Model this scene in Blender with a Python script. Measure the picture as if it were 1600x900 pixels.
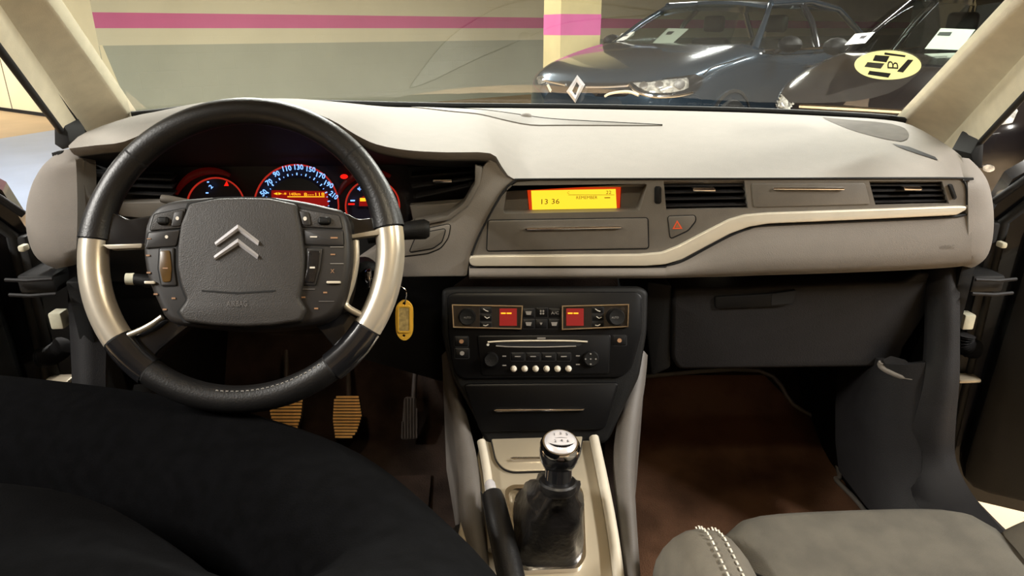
import bpy, bmesh, math, random
from mathutils import Vector, Matrix
from mathutils.bvhtree import BVHTree
from mathutils.geometry import tessellate_polygon
random.seed(7)
for o in list(bpy.data.objects): bpy.data.objects.remove(o, do_unlink=True)
S = bpy.context.scene
COL = S.collection
V = Vector
rad = math.radians

# ------------------------------------------------------------------ camera
F = 1080.0; YAW = rad(3.0); PIT = rad(20.6); CAM = V((-0.09, 0.0, 1.20))
fw = V((math.sin(YAW)*math.cos(PIT), math.cos(YAW)*math.cos(PIT), -math.sin(PIT)))
rt = V((math.cos(YAW), -math.sin(YAW), 0)); up = rt.cross(fw)
cd = bpy.data.cameras.new('camera'); cam = bpy.data.objects.new('camera', cd); COL.objects.link(cam)
cd.sensor_width = 36; cd.lens = F/1600*36; cd.clip_start = 0.02; cd.clip_end = 200
cam.matrix_world = Matrix((( rt.x, up.x, -fw.x, CAM.x), (rt.y, up.y, -fw.y, CAM.y), (rt.z, up.z, -fw.z, CAM.z), (0,0,0,1)))
S.camera = cam

# ------------------------------------------------------------------ world, lamps, exposure
w = bpy.data.worlds.new('world'); S.world = w; w.use_nodes = True
w.node_tree.nodes['Background'].inputs[0].default_value = (1.0, 0.93, 0.80, 1)
w.node_tree.nodes['Background'].inputs[1].default_value = 0.02
S.view_settings.view_transform = 'Standard'; S.view_settings.look = 'None'
S.view_settings.gamma = 1; S.view_settings.use_curve_mapping = False
S.view_settings.exposure = 1.0
# ceiling fluorescent fittings of the garage: (x, y, angle, watts)
CEIL = 2.75
LAMPS = [(-0.6, 3.3, 0, 150), (1.9, 3.4, 20, 125), (-4.6, 5.2, 37, 70), (-0.9, 8.2, 37, 45), (4.2, 6.0, 37, 70), (3.3, 9.6, 37, 50),
         (-2.6, 0.0, 90, 120), (2.6, 0.0, 90, 150), (-0.2, -4.5, 0, 12), (7.5, 7.0, 37, 50), (-8.6, 9.4, 143, 120)]

# ------------------------------------------------------------------ pixel rays
def ray(px, py): return fw*F + rt*(px-800) + up*(450-py)
def PY(px, py, Y): d = ray(px, py); return CAM + d*((Y-CAM.y)/d.y)
def PZ(px, py, Z): d = ray(px, py); return CAM + d*((Z-CAM.z)/d.z)
def PX(px, py, X): d = ray(px, py); return CAM + d*((X-CAM.x)/d.x)
class Plane:
    def __init__(s, p, n): s.p = V(p); s.n = V(n).normalized()
    def hit(s, px, py, off=0.0):
        d = ray(px, py); return CAM + d*(((s.p + s.n*off) - CAM).dot(s.n)/d.dot(s.n))
    def axes(s):
        r = V((1,0,0)); r = (r - s.n*r.dot(s.n)).normalized(); return r, s.n.cross(r).normalized()
def FY(Y): return Plane((0,Y,0), (0,-1,0))
def proj(p):
    v = V(p)-CAM; return 800+F*v.dot(rt)/v.dot(fw), 450-F*v.dot(up)/v.dot(fw)

# ------------------------------------------------------------------ materials
def lin(c): return tuple((x/255/12.92 if x/255 <= .04045 else ((x/255+.055)/1.055)**2.4) for x in c)
MC = {}
def M(name, col, rough=.5, metal=0.0, var=.12, vs=40.0, bump=0.0, bs=300.0, emit=0.0, coat=0.0, alpha=1.0):
    m = bpy.data.materials.new(name); m.use_nodes = True; nt = m.node_tree; b = nt.nodes['Principled BSDF']
    c = lin(col)
    b.inputs['Roughness'].default_value = rough; b.inputs['Metallic'].default_value = metal
    if coat: b.inputs['Coat Weight'].default_value = coat; b.inputs['Coat Roughness'].default_value = .04
    if emit:
        b.inputs['Emission Color'].default_value = (*c, 1); b.inputs['Emission Strength'].default_value = emit
        b.inputs['Base Color'].default_value = tuple(x*.04 for x in c)+(1,)
    else:
        tc = nt.nodes.new('ShaderNodeTexCoord'); nz = nt.nodes.new('ShaderNodeTexNoise'); nz.inputs['Scale'].default_value = vs
        nz.inputs['Detail'].default_value = 4
        nt.links.new(tc.outputs['Object'], nz.inputs['Vector'])
        mx = nt.nodes.new('ShaderNodeMix'); mx.data_type = 'RGBA'
        mx.inputs[6].default_value = tuple(x*(1-var) for x in c)+(1,); mx.inputs[7].default_value = tuple(min(1,x*(1+var)) for x in c)+(1,)
        mr = nt.nodes.new('ShaderNodeMapRange'); mr.inputs[1].default_value = .36; mr.inputs[2].default_value = .64; nt.links.new(nz.outputs['Fac'], mr.inputs[0]); nt.links.new(mr.outputs[0], mx.inputs[0]); nt.links.new(mx.outputs[2], b.inputs['Base Color'])
        if bump:
            n2 = nt.nodes.new('ShaderNodeTexNoise'); n2.inputs['Scale'].default_value = bs; n2.inputs['Detail'].default_value = 2
            nt.links.new(tc.outputs['Object'], n2.inputs['Vector'])
            bp = nt.nodes.new('ShaderNodeBump'); bp.inputs['Strength'].default_value = bump; bp.inputs['Distance'].default_value = .002
            nt.links.new(n2.outputs['Fac'], bp.inputs['Height']); nt.links.new(bp.outputs['Normal'], b.inputs['Normal'])
    if name in ('stack_black','dark_plastic','lower_grey'): b.inputs['Specular IOR Level'].default_value = .25
    if name in ('trouser','carpet','mat'): b.inputs['Specular IOR Level'].default_value = .05
    MC[name] = m
    return m
def glass(name, tint, refl=1.0, dark=0.0):
    m = bpy.data.materials.new(name); m.use_nodes = True; nt = m.node_tree; nt.nodes.clear()
    out = nt.nodes.new('ShaderNodeOutputMaterial'); t = nt.nodes.new('ShaderNodeBsdfTransparent'); g = nt.nodes.new('ShaderNodeBsdfGlossy')
    t.inputs[0].default_value = (*tint, 1); g.inputs['Roughness'].default_value = .02
    ge = nt.nodes.new('ShaderNodeNewGeometry'); dt = nt.nodes.new('ShaderNodeVectorMath'); dt.operation = 'DOT_PRODUCT'
    nt.links.new(ge.outputs['Incoming'], dt.inputs[0]); nt.links.new(ge.outputs['Normal'], dt.inputs[1])
    def ma(op, x, y):
        n = nt.nodes.new('ShaderNodeMath'); n.operation = op
        for k, v in ((0,x),(1,y)):
            if v is None: continue
            if isinstance(v, (int,float)): n.inputs[k].default_value = v
            else: nt.links.new(v, n.inputs[k])
        return n.outputs[0]
    c1 = ma('SUBTRACT', 1.0, ma('ABSOLUTE', dt.outputs['Value'], None)); fz = ma('MULTIPLY_ADD', ma('POWER', c1, 5.0), .96*refl)
    fz.node.inputs[2].default_value = .04*refl
    mx = nt.nodes.new('ShaderNodeMixShader')
    nt.links.new(fz, mx.inputs[0])
    nt.links.new(t.outputs[0], mx.inputs[1]); nt.links.new(g.outputs[0], mx.inputs[2]); nt.links.new(mx.outputs[0], out.inputs[0])
    MC[name] = m; return m
M('dash_grey', (124,118,111), .75, bump=.25, bs=900, var=.02)
M('fascia_grey', (104,99,92), .45, bump=.15, bs=900, var=.05)
M('lower_grey', (31,30,31), .6, bump=.25, bs=700, var=.06)
M('dark_plastic', (12,12,12), .55, bump=.2, bs=600, var=.1)
M('stack_black', (5,5,6), .4, var=.1)
M('groove', (8,8,9), .8)
M('black', (10,10,11), .6)
M('gloss_black', (24,24,26), .16, coat=.5)
M('leather', (18,17,17), .42, bump=.15, bs=420, var=.15)
M('gaiter', (24,22,21), .34, bump=.5, bs=120, var=.15)
M('silver', (214,206,188), .32, metal=.25, var=.03)
M('satin_console', (176,165,144), .36, metal=.45, var=.05, vs=9)
M('insert_silver', (200,192,176), .3, metal=.6, var=.03)
M('chrome', (225,222,220), .1, metal=1.0, var=.02)
M('emblem_silver', (226,224,228), .22, metal=.5, var=.02)
M('console_grey', (84,79,74), .6, bump=.2, bs=700, var=.05)
M('cover_matte', (84,79,74), .95)
M('hub_plastic', (45,42,40), .55, bump=.3, bs=800, var=.05)
M('pod_plastic', (30,27,26), .5, var=.08)
M('slider_brown', (84,62,30), .3, var=.2)
M('mark_white', (214,208,196), .5)
M('mark_grey', (132,128,122), .5)
M('mark_amber', (150,112,80), .5)
M('emboss', (92,88,86), .5)
M('pillar_cloth', (216,206,180), .8, bump=.2, bs=700, var=.04)
M('headliner', (196,188,170), .9, bump=.2, bs=500)
M('carpet', (44,36,32), .95, bump=.9, bs=260, var=.5, vs=9)
M('mat', (84,60,45), .95, bump=.9, bs=340, var=.45, vs=6)
M('seat_fabric', (76,72,63), .9, bump=.5, bs=900, var=.14, vs=25)
M('seat_side', (94,89,79), .75, bump=.35, bs=700, var=.08)
M('mesh_fabric', (86,72,40), .8, bump=.9, bs=200, var=.4, vs=160)
M('stitch', (208,202,186), .8)
M('trouser', (4,4,5), 1.0, bump=.3, bs=500, var=.3, vs=60)
M('skin', (190,140,115), .6)
M('shoe', (20,18,18), .5)
M('pedal_tan', (222,178,104), .6, var=.2)
M('pedal_dark', (46,38,34), .7, var=.2)
M('tag_yellow', (226,178,66), .4, var=.08)
M('tag_paper', (172,150,96), .7, var=.3, vs=160)
M('screen_yellow', (255,214,48), emit=.62)
M('screen_red', (235,62,12), emit=.35)
M('screen_ink', (120,52,0), .6)
M('screen_faint', (222,160,20), .6)
M('lcd_red', (205,14,8), emit=.2)
M('lcd_amber', (255,170,30), emit=.95)
M('glow_red', (236,20,10), emit=.9)
M('dim_red', (150,14,8), emit=.04)
M('ring_red', (224,52,34), emit=.28)
M('gauge_blue', (120,170,255), emit=1.0)
M('gauge_face', (12,10,34), .5)
M('hazard_red', (232,92,52), .5)
M('button_white', (216,208,192), .45)
M('rubber', (16,16,16), .75)
M('white_plastic', (218,214,190), .5)
M('car_blue', (58,72,86), .22, metal=.7, coat=.8, var=.02)
M('car_black', (16,14,15), .16, metal=.1, coat=1.0, var=.02)
M('own_paint', (20,22,28), .25, metal=.3, coat=.6)
M('lamp_clear', (150,148,142), .1, metal=.3, var=.5, vs=26, coat=1.0)
M('tyre', (18,18,18), .8)
M('alloy', (160,158,156), .3, metal=.9)
M('sheet_white', (240,238,232), .8, var=.02)
M('sheet_ink', (70,68,70), .8)
M('sticker_yellow', (250,246,206), .6, var=.02)
M('sticker_dark', (34,40,44), .6)
M('sticker_grey', (92,96,92), .6)
M('tube_light', (255,244,220), emit=6)
M('fitting_white', (220,218,210), .5)
M('dome_glass', (255,236,200), emit=2)
M('concrete_ceiling', (120,114,104), .9, bump=.3, bs=30)
M('column_cream', (222,208,158), .85, var=.06, vs=3)
M('column_pink', (226,112,176), .8, var=.05, vs=3)
M('side_wall', (232,222,186), .85, var=.04, vs=1.5, bump=.2, bs=20)
M('floor_paint', (176,150,116), .5, var=.1, vs=1.2)
M('floor_blue', (138,152,176), .4, var=.06, vs=2)
M('far_dark', (70,52,46), .9)
m = MC['sticker_yellow']; nt = m.node_tree; b = nt.nodes['Principled BSDF']; tr = nt.nodes.new('ShaderNodeBsdfTranslucent'); mx = nt.nodes.new('ShaderNodeMixShader')
tr.inputs[0].default_value = (*lin((252,248,208)),1); mx.inputs[0].default_value = .5
nt.links.new(b.outputs[0], mx.inputs[1]); nt.links.new(tr.outputs[0], mx.inputs[2]); nt.links.new(mx.outputs[0], nt.nodes['Material Output'].inputs[0])
glass('windscreen_glass', (.93,.97,.94), .8)
glass('car_glass', (.62,.68,.63), 1.0)
glass('door_glass', (.85,.9,.87), .8)

# ------------------------------------------------------------------ building helpers
def empty(name, loc, label=None, cat=None, group=None):
    o = bpy.data.objects.new(name, None); COL.objects.link(o); o.location = loc; o.empty_display_size = .05
    if label: tag(o, label, cat, group)
    return o
def tag(o, label, cat, group=None):
    o['label'] = label; o['category'] = cat
    if group: o['group'] = group
    return o
WPOS = {}
def wloc(o): return WPOS.get(o.name, V(o.location))
def mesh(name, verts, faces, mat, parent=None, smooth=True, angle=35):
    me = bpy.data.meshes.new(name)
    vs = [V(v) for v in verts]
    lo = V((min(v.x for v in vs), min(v.y for v in vs), min(v.z for v in vs))); hi = V((max(v.x for v in vs), max(v.y for v in vs), max(v.z for v in vs)))
    c = V(((lo.x+hi.x)/2, (lo.y+hi.y)/2, lo.z))
    me.from_pydata([tuple(v-c) for v in vs], [], faces)
    bm = bmesh.new(); bm.from_mesh(me); bmesh.ops.recalc_face_normals(bm, faces=bm.faces); bm.to_mesh(me); bm.free()
    me.materials.append(MC[mat])
    if smooth:
        for p in me.polygons: p.use_smooth = True
        me.set_sharp_from_angle(angle=rad(angle))
    o = bpy.data.objects.new(name, me); COL.objects.link(o)
    o.location = c - (wloc(parent) if parent else V((0,0,0)))
    if parent: o.parent = parent
    WPOS[o.name] = c
    return o
def frombm(name, bm, mat, parent=None, smooth=True, angle=35):
    bm.verts.index_update()
    vs = [v.co.copy() for v in bm.verts]; fs = [[v.index for v in f.verts] for f in bm.faces]
    bm.free(); return mesh(name, vs, fs, mat, parent, smooth, angle)
def cat2(pts, n=4, closed=True):
    out = []; N = len(pts)
    rng = range(N) if closed else range(N-1)
    for i in rng:
        if closed: a, b, c, d = pts[(i-1) % N], pts[i], pts[(i+1) % N], pts[(i+2) % N]
        else: a, b, c, d = pts[max(i-1,0)], pts[i], pts[i+1], pts[min(i+2,N-1)]
        for k in range(n):
            t = k/n
            out.append(tuple(.5*((2*b[j])+(-a[j]+c[j])*t+(2*a[j]-5*b[j]+4*c[j]-d[j])*t*t+(-a[j]+3*b[j]-3*c[j]+d[j])*t**3) for j in range(len(b))))
    if not closed: out.append(tuple(pts[-1]))
    return out
def rrect(x0, y0, x1, y1, r, n=4):
    out = []
    for cx, cy, a0 in ((x1-r,y1-r,0),(x0+r,y1-r,90),(x0+r,y0+r,180),(x1-r,y0+r,270)):
        for k in range(n+1):
            a = rad(a0+90*k/n); out.append((cx+r*math.cos(a), cy+r*math.sin(a)))
    return out
def rpoly(pts, r, n=3):
    """round the corners of a polygon (pixel units)"""
    out = []; N = len(pts)
    for i in range(N):
        p = V((*pts[i],0)); a = V((*pts[i-1],0)); b = V((*pts[(i+1)%N],0))
        la = (a-p).length; lb = (b-p).length; q = min(r, la*.45, lb*.45)
        s = p+(a-p).normalized()*q; e = p+(b-p).normalized()*q
        for k in range(n+1):
            t = k/n; c = s*(1-t)**2+p*2*t*(1-t)+e*t*t; out.append((c.x,c.y))
    return out
def ell(cx, cy, rx, ry, n=28): return [(cx+rx*math.cos(2*math.pi*k/n), cy+ry*math.sin(2*math.pi*k/n)) for k in range(n)]
def prism(name, front, back, mat, parent=None, bevel=0.0, seg=2, angle=35):
    bm = bmesh.new(); n = len(front)
    f = [bm.verts.new(p) for p in front]; b = [bm.verts.new(p) for p in back]
    ff = bm.faces.new(f); bm.faces.new(b[::-1])
    for i in range(n): bm.faces.new((f[i], b[i], b[(i+1)%n], f[(i+1)%n]))
    if bevel:
        bmesh.ops.recalc_face_normals(bm, faces=bm.faces)
        bmesh.ops.bevel(bm, geom=list(ff.edges), offset=bevel, segments=seg, profile=.5, affect='EDGES', clamp_overlap=True)
    return frombm(name, bm, mat, parent, True, angle)
def panel(name, poly, plane, off, thick, mat, parent=None, bevel=0.0, holes=None, seg=2):
    if not holes:
        return prism(name, [plane.hit(*p, off) for p in poly], [plane.hit(*p, off)-plane.n*thick for p in poly], mat, parent, bevel, seg)
    loops = [poly]+holes; L3 = [[plane.hit(*p, off) for p in l] for l in loops]
    flat = [p for l in L3 for p in l]; N = len(flat)
    r, u = plane.axes()
    tri = tessellate_polygon([[V((p.dot(r), p.dot(u), 0)) for p in l] for l in L3])
    verts = flat+[p-plane.n*thick for p in flat]; faces = [list(t) for t in tri]+[[i+N for i in t][::-1] for t in tri]
    s = 0
    for l in L3:
        n = len(l)
        for i in range(n): faces.append([s+i, s+(i+1)%n, s+(i+1)%n+N, s+i+N])
        s += n
    return mesh(name, verts, faces, mat, parent, True, 30)
def seam(poly, plane, off, mat, parent, name='panel', bevel=.0015, grow=1.6, thick=.006, proud=.0018, gm='groove'):
    """a fitted panel with a dark gap round it"""
    cx = sum(p[0] for p in poly)/len(poly); cy = sum(p[1] for p in poly)/len(poly)
    N = len(poly); area = sum(poly[i][0]*poly[(i+1)%N][1]-poly[(i+1)%N][0]*poly[i][1] for i in range(N)); sg = 1 if area > 0 else -1
    big = []
    for i in range(N):
        a, p, b = poly[i-1], poly[i], poly[(i+1)%N]
        t = V((b[0]-a[0], b[1]-a[1])); t = t.normalized() if t.length > 1e-6 else V((1,0))
        big.append((p[0]+t.y*grow*sg, p[1]-t.x*grow*sg))
    o = panel(name, poly, plane, off+proud, thick, mat, parent, bevel)
    panel('gap', big, plane, off+.0004, thick-.002, gm, o)
    return o
def sweep(name, pts, radii, mat, parent=None, n=10, flat=1.0, side=None, closed=False, cap=True):
    """tube along 3D points; radii scalar or list; flat squashes across 'side'"""
    pts = [V(p) for p in pts]; N = len(pts)
    if not isinstance(radii, (list,tuple)): radii = [radii]*N
    verts, faces = [], []
    ref = V(side) if side else None; prev = None
    for i, p in enumerate(pts):
        t = (pts[(i+1)%N]-pts[i-1]) if closed else (pts[min(i+1,N-1)]-pts[max(i-1,0)])
        t.normalize()
        if ref is not None: a = ref-t*ref.dot(t)
        elif prev is None: a = t.orthogonal()
        else: a = prev-t*prev.dot(t)
        a.normalize(); prev = a; b = t.cross(a)
        for k in range(n):
            q = 2*math.pi*k/n; verts.append(p+a*(math.cos(q)*radii[i]*flat)+b*(math.sin(q)*radii[i]))
    for i in range(N if closed else N-1):
        j = (i+1) % N
        for k in range(n): faces.append([i*n+k, i*n+(k+1)%n, j*n+(k+1)%n, j*n+k])
    if not closed and cap: faces += [list(range(n))[::-1], [(N-1)*n+k for k in range(n)]]
    return mesh(name, verts, faces, mat, parent, True, 50)
def lathe(name, c, axis, prof, mat, parent=None, n=24):
    axis = V(axis).normalized(); a = axis.orthogonal().normalized(); b = axis.cross(a); verts = []; faces = []
    for r, h in prof:
        for k in range(n):
            q = 2*math.pi*k/n; verts.append(V(c)+axis*h+(a*math.cos(q)+b*math.sin(q))*max(r,1e-5))
    m = len(prof)
    for i in range(m-1):
        for k in range(n): faces.append([i*n+k, i*n+(k+1)%n, (i+1)*n+(k+1)%n, (i+1)*n+k])
    faces += [list(range(n))[::-1], [(m-1)*n+k for k in range(n)]]
    return mesh(name, verts, faces, mat, parent, True, 40)
def box(name, lo, hi, mat, parent=None, bevel=0.0, seg=2, rot=None):
    bm = bmesh.new(); bmesh.ops.create_cube(bm, size=1); lo = V(lo); hi = V(hi); c = (lo+hi)/2; d = hi-lo
    for v in bm.verts: v.co = V((v.co.x*d.x, v.co.y*d.y, v.co.z*d.z))
    if bevel: bmesh.ops.bevel(bm, geom=list(bm.edges), offset=bevel, segments=seg, profile=.5, affect='EDGES', clamp_overlap=True)
    for v in bm.verts: v.co = (rot @ v.co if rot else v.co)+c
    return frombm(name, bm, mat, parent)
def grid(name, rows, mat, parent=None, thick=0.0, direction=(0,0,-1), angle=40):
    nr = len(rows); nc = len(rows[0]); verts = [V(p) for r in rows for p in r]; faces = []
    for i in range(nr-1):
        for j in range(nc-1): faces.append([i*nc+j, i*nc+j+1, (i+1)*nc+j+1, (i+1)*nc+j])
    if thick:
        N = len(verts); d = V(direction)*thick; verts += [v+d for v in verts]; faces += [[k+N for k in f][::-1] for f in faces]
        rim = [j for j in range(nc)]+[i*nc+nc-1 for i in range(1,nr)]+[(nr-1)*nc+j for j in range(nc-2,-1,-1)]+[i*nc for i in range(nr-2,0,-1)]
        for k in range(len(rim)):
            a, b = rim[k], rim[(k+1)%len(rim)]; faces.append([a, b, b+N, a+N])
    return mesh(name, verts, faces, mat, parent, True, angle)
def text(s, at, r, u, height, mat, parent=None, width=None, name='lettering', depth=.0004, mirror=False):
    cu = bpy.data.curves.new('font', 'FONT'); cu.body = s; cu.extrude = 0.0; cu.offset = .022 if name == 'numeral' else 0.0; cu.resolution_u = 2
    ob = bpy.data.objects.new('font', cu); COL.objects.link(ob); bpy.context.view_layer.update()
    me = bpy.data.meshes.new_from_object(ob.evaluated_get(bpy.context.evaluated_depsgraph_get()))
    vs = [v.co.copy() for v in me.vertices]; fs = [list(p.vertices) for p in me.polygons]
    bpy.data.objects.remove(ob, do_unlink=True); bpy.data.curves.remove(cu); bpy.data.meshes.remove(me)
    x0, x1 = min(v.x for v in vs), max(v.x for v in vs); y0, y1 = min(v.y for v in vs), max(v.y for v in vs)
    sy = height/(y1-y0); sx = (width/(x1-x0)) if width else sy
    if mirror: sx = -sx
    r = V(r).normalized(); u = V(u).normalized(); n = r.cross(u).normalized()*depth
    P = [V(at)+r*((v.x-(x0+x1)/2)*sx)+u*((v.y-(y0+y1)/2)*sy)+n for v in vs]
    return mesh(name, P, fs, mat, parent, False)
def ptext(s, px, py, hpx, plane, off, mat, parent, wpx=None, name='lettering', rot=0):
    c = plane.hit(px, py, off); r, u = plane.axes()
    h = (plane.hit(px, py-hpx/2, off)-plane.hit(px, py+hpx/2, off)).length
    wd = (plane.hit(px+wpx/2, py, off)-plane.hit(px-wpx/2, py, off)).length if wpx else None
    if rot:
        q = Matrix.Rotation(rad(rot), 3, plane.n); r = q @ r; u = q @ u
    return text(s, c, r, u, h, mat, parent, wd, name)
def mark(px, py, wpx, hpx, plane, off, mat, parent, name='symbol'):
    return panel(name, [(px-wpx/2,py-hpx/2),(px+wpx/2,py-hpx/2),(px+wpx/2,py+hpx/2),(px-wpx/2,py+hpx/2)], plane, off, .0006, mat, parent)
def lerp(a, b, t): return a+(b-a)*t
def YW(X, z): return 1.52-.44*X*X-2.25*(z-1.06)          # windscreen surface
def PW(px, py, off=0.0):
    d = ray(px, py); t0, t1 = .2/d.y, 2.2/d.y
    for _ in range(50):
        t = (t0+t1)/2; p = CAM+d*t
        if p.y > YW(p.x, p.z)-off: t1 = t
        else: t0 = t
    return CAM+d*t0

# ================================================================== THE GARAGE
def structure(o): o['kind'] = 'structure'; return o
P1 = V((-5.07, 9.27, 0)); WD = V((.8,.6,0)); WN = V((.6,-.8,0))
wallp = Plane(P1, WN); P1 = wallp.hit(146,30); P1.z = 0
zt, zb_, zg = wallp.hit(300,21).z, wallp.hit(300,44).z, wallp.hit(300,69.5).z
def wall_mat():
    m = bpy.data.materials.new('striped_wall'); m.use_nodes = True; nt = m.node_tree; b = nt.nodes['Principled BSDF']; b.inputs['Roughness'].default_value = .85
    g = nt.nodes.new('ShaderNodeNewGeometry'); sp = nt.nodes.new('ShaderNodeSeparateXYZ'); nt.links.new(g.outputs['Position'], sp.inputs[0])
    nz = nt.nodes.new('ShaderNodeTexNoise'); nz.inputs['Scale'].default_value = 1.6; nz.inputs['Detail'].default_value = 5; nt.links.new(g.outputs['Position'], nz.inputs['Vector'])
    def step(z):
        n = nt.nodes.new('ShaderNodeMath'); n.operation = 'GREATER_THAN'; n.inputs[1].default_value = z; nt.links.new(sp.outputs['Z'], n.inputs[0]); return n.outputs[0]
    def mix(fac, a, c):
        n = nt.nodes.new('ShaderNodeMix'); n.data_type = 'RGBA'; nt.links.new(fac, n.inputs[0])
        for k, x in ((6,a),(7,c)):
            if isinstance(x, tuple): n.inputs[k].default_value = (*x,1)
            else: nt.links.new(x, n.inputs[k])
        return n.outputs[2]
    cream, pink, grey = lin((214,208,180)), lin((206,104,150)), lin((166,169,152))
    c = mix(step(zg), grey, cream); c = mix(step(zb_), c, pink); c = mix(step(zt), c, cream)
    v = nt.nodes.new('ShaderNodeMapRange'); v.inputs[3].default_value = .88; v.inputs[4].default_value = 1.08; nt.links.new(nz.outputs['Fac'], v.inputs[0])
    mul = nt.nodes.new('ShaderNodeMix'); mul.data_type = 'RGBA'; mul.blend_type = 'MULTIPLY'; mul.inputs[0].default_value = 1
    nt.links.new(c, mul.inputs[6]); nt.links.new(v.outputs[0], mul.inputs[7]); nt.links.new(mul.outputs[2], b.inputs['Base Color'])
    br = nt.nodes.new('ShaderNodeTexBrick'); br.inputs['Scale'].default_value = 1.0; br.inputs['Brick Width'].default_value = .5; br.inputs['Row Height'].default_value = .22; br.inputs['Mortar Size'].default_value = .006
    cb = nt.nodes.new('ShaderNodeCombineXYZ'); dt = nt.nodes.new('ShaderNodeVectorMath'); dt.operation = 'DOT_PRODUCT'; dt.inputs[1].default_value = WD
    nt.links.new(g.outputs['Position'], dt.inputs[0]); nt.links.new(dt.outputs['Value'], cb.inputs[0]); nt.links.new(sp.outputs['Z'], cb.inputs[1]); nt.links.new(cb.outputs[0], br.inputs['Vector'])
    bp = nt.nodes.new('ShaderNodeBump'); bp.inputs['Strength'].default_value = .25; bp.inputs['Distance'].default_value = .01; bp.invert = True
    nt.links.new(br.outputs['Fac'], bp.inputs['Height']); nt.links.new(bp.outputs['Normal'], b.inputs['Normal'])
    MC['striped_wall'] = m
wall_mat()
def slab(name, a, b, z0, z1, t, mat, parent=None):
    a, b = V(a), V(b); d = (b-a).normalized(); n = V((d.y,-d.x,0))*t
    pts = [a, b, b-n, a-n] if t else [a,b]
    vs = [V((p.x,p.y,z)) for z in (z0,z1) for p in pts]
    return mesh(name, vs, [[0,1,2,3],[4,5,6,7],[0,1,5,4],[1,2,6,5],[2,3,7,6],[3,0,4,7]], mat, parent, False)
wbk = structure(slab('wall_back', P1, P1+WD*24, 0, CEIL, .2, 'striped_wall'))
panel('painted_patch', [(155,70.5),(160,70.5),(204,176),(176,176)], wallp, .004, .004, 'side_wall', wbk)
LW = PZ(20,175,0); LD = (V((P1.x,P1.y,0))-LW).normalized()
wl = structure(slab('wall_left', LW-LD*9, P1, 0, CEIL, .2, 'side_wall'))
ln = V((LD.y,-LD.x,0))
slab('base_strip', LW-LD*9+ln*.012, P1+ln*.012, 0, .05, .012, 'groove', wl)
pj = Plane(LW, ln).hit(14,150); pj.z = 0
slab('wall_joint', pj+ln*.006, pj+LD*.02+ln*.006, .05, CEIL, .006, 'concrete_ceiling', wl)
structure(slab('wall_right', (16,-8,0), (16,22,0), 0, CEIL, -.2, 'far_dark'))
structure(slab('wall_rear', (-14,-7,0), (16,-7,0), 0, CEIL, .2, 'far_dark'))
fl = structure(mesh('floor', [(-18,-8,0),(18,-8,0),(18,26,0),(-18,26,0),(-18,-8,-.1),(18,-8,-.1),(18,26,-.1),(-18,26,-.1)], [[0,1,2,3],[4,5,6,7],[0,1,5,4],[1,2,6,5],[2,3,7,6],[3,0,4,7]], 'floor_paint', None, False))
bay = [PZ(x,y,0) for x,y in ((-150,236),(0,217),(88,203),(190,190),(260,330),(-150,420))]
b3 = mesh('painted_bay', [V((p.x,p.y,z)) for z in (.003,-.01) for p in bay], [list(range(6)), list(range(11,5,-1))]+[[i,(i+1)%6,6+(i+1)%6,6+i] for i in range(6)], 'floor_blue', fl, False)
structure(mesh('ceiling', [(-18,-8,CEIL),(18,-8,CEIL),(18,26,CEIL),(-18,26,CEIL),(-18,-8,CEIL+.2),(18,-8,CEIL+.2),(18,26,CEIL+.2),(-18,26,CEIL+.2)], [[0,1,2,3],[4,5,6,7],[0,1,5,4],[1,2,6,5],[2,3,7,6],[3,0,4,7]], 'concrete_ceiling', None, False))
# concrete column with the pink band
cc = V((1.06,8.6,0)); colm = empty('concrete_column', cc, 'cream square concrete column with a bright pink painted band', 'column')
def colbox(name, z0, z1, h, mat):
    q = Matrix.Rotation(math.atan2(.6,.8)-.35,3,'Z'); pts = [cc+q@V((sx*h,sy*h,0)) for sx,sy in ((-1,-1),(1,-1),(1,1),(-1,1))]
    return mesh(name, [V((p.x,p.y,z)) for z in (z0,z1) for p in pts], [[0,1,2,3],[4,5,6,7],[0,1,5,4],[1,2,6,5],[2,3,7,6],[3,0,4,7]], mat, colm, False)
cpl = Plane(cc+V((0,-.28,0)), (0,-1,0)); cz0, cz1 = cpl.hit(890,55).z, cpl.hit(890,22).z
colbox('shaft', 0, CEIL, .25, 'column_cream'); colbox('painted_band', cz0, cz1, .252, 'column_pink')
for i, (x, y, a, wt) in enumerate(LAMPS):
    r = empty('ceiling_light', (x,y,CEIL-.1), 'long twin tube fluorescent light fitting under the garage ceiling', 'ceiling light', 'garage ceiling lights')
    q = Matrix.Rotation(rad(a),3,'Z')
    box('housing', V((x,y,CEIL-.06))-V((.78,.1,.02)), V((x,y,CEIL-.06))+V((.78,.1,.06)), 'fitting_white', r, rot=q)
    for s in (-.05,.05):
        c = V((x,y,CEIL-.095)); d = q@V((.74,0,0)); e = q@V((0,s,0)); sweep('tube', [c-d+e, c+d+e], .013, 'tube_light', r, n=8)
    ld = bpy.data.lights.new('tube_lamp','AREA'); ld.shape = 'RECTANGLE'; ld.size = 1.45; ld.size_y = .16; ld.energy = wt; ld.color = (1.0,.965,.90)
    lo = bpy.data.objects.new('tube_lamp', ld); COL.objects.link(lo); lo.location = (0,0,-.02); lo.rotation_euler = (0,0,rad(a)); lo.parent = r

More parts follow.
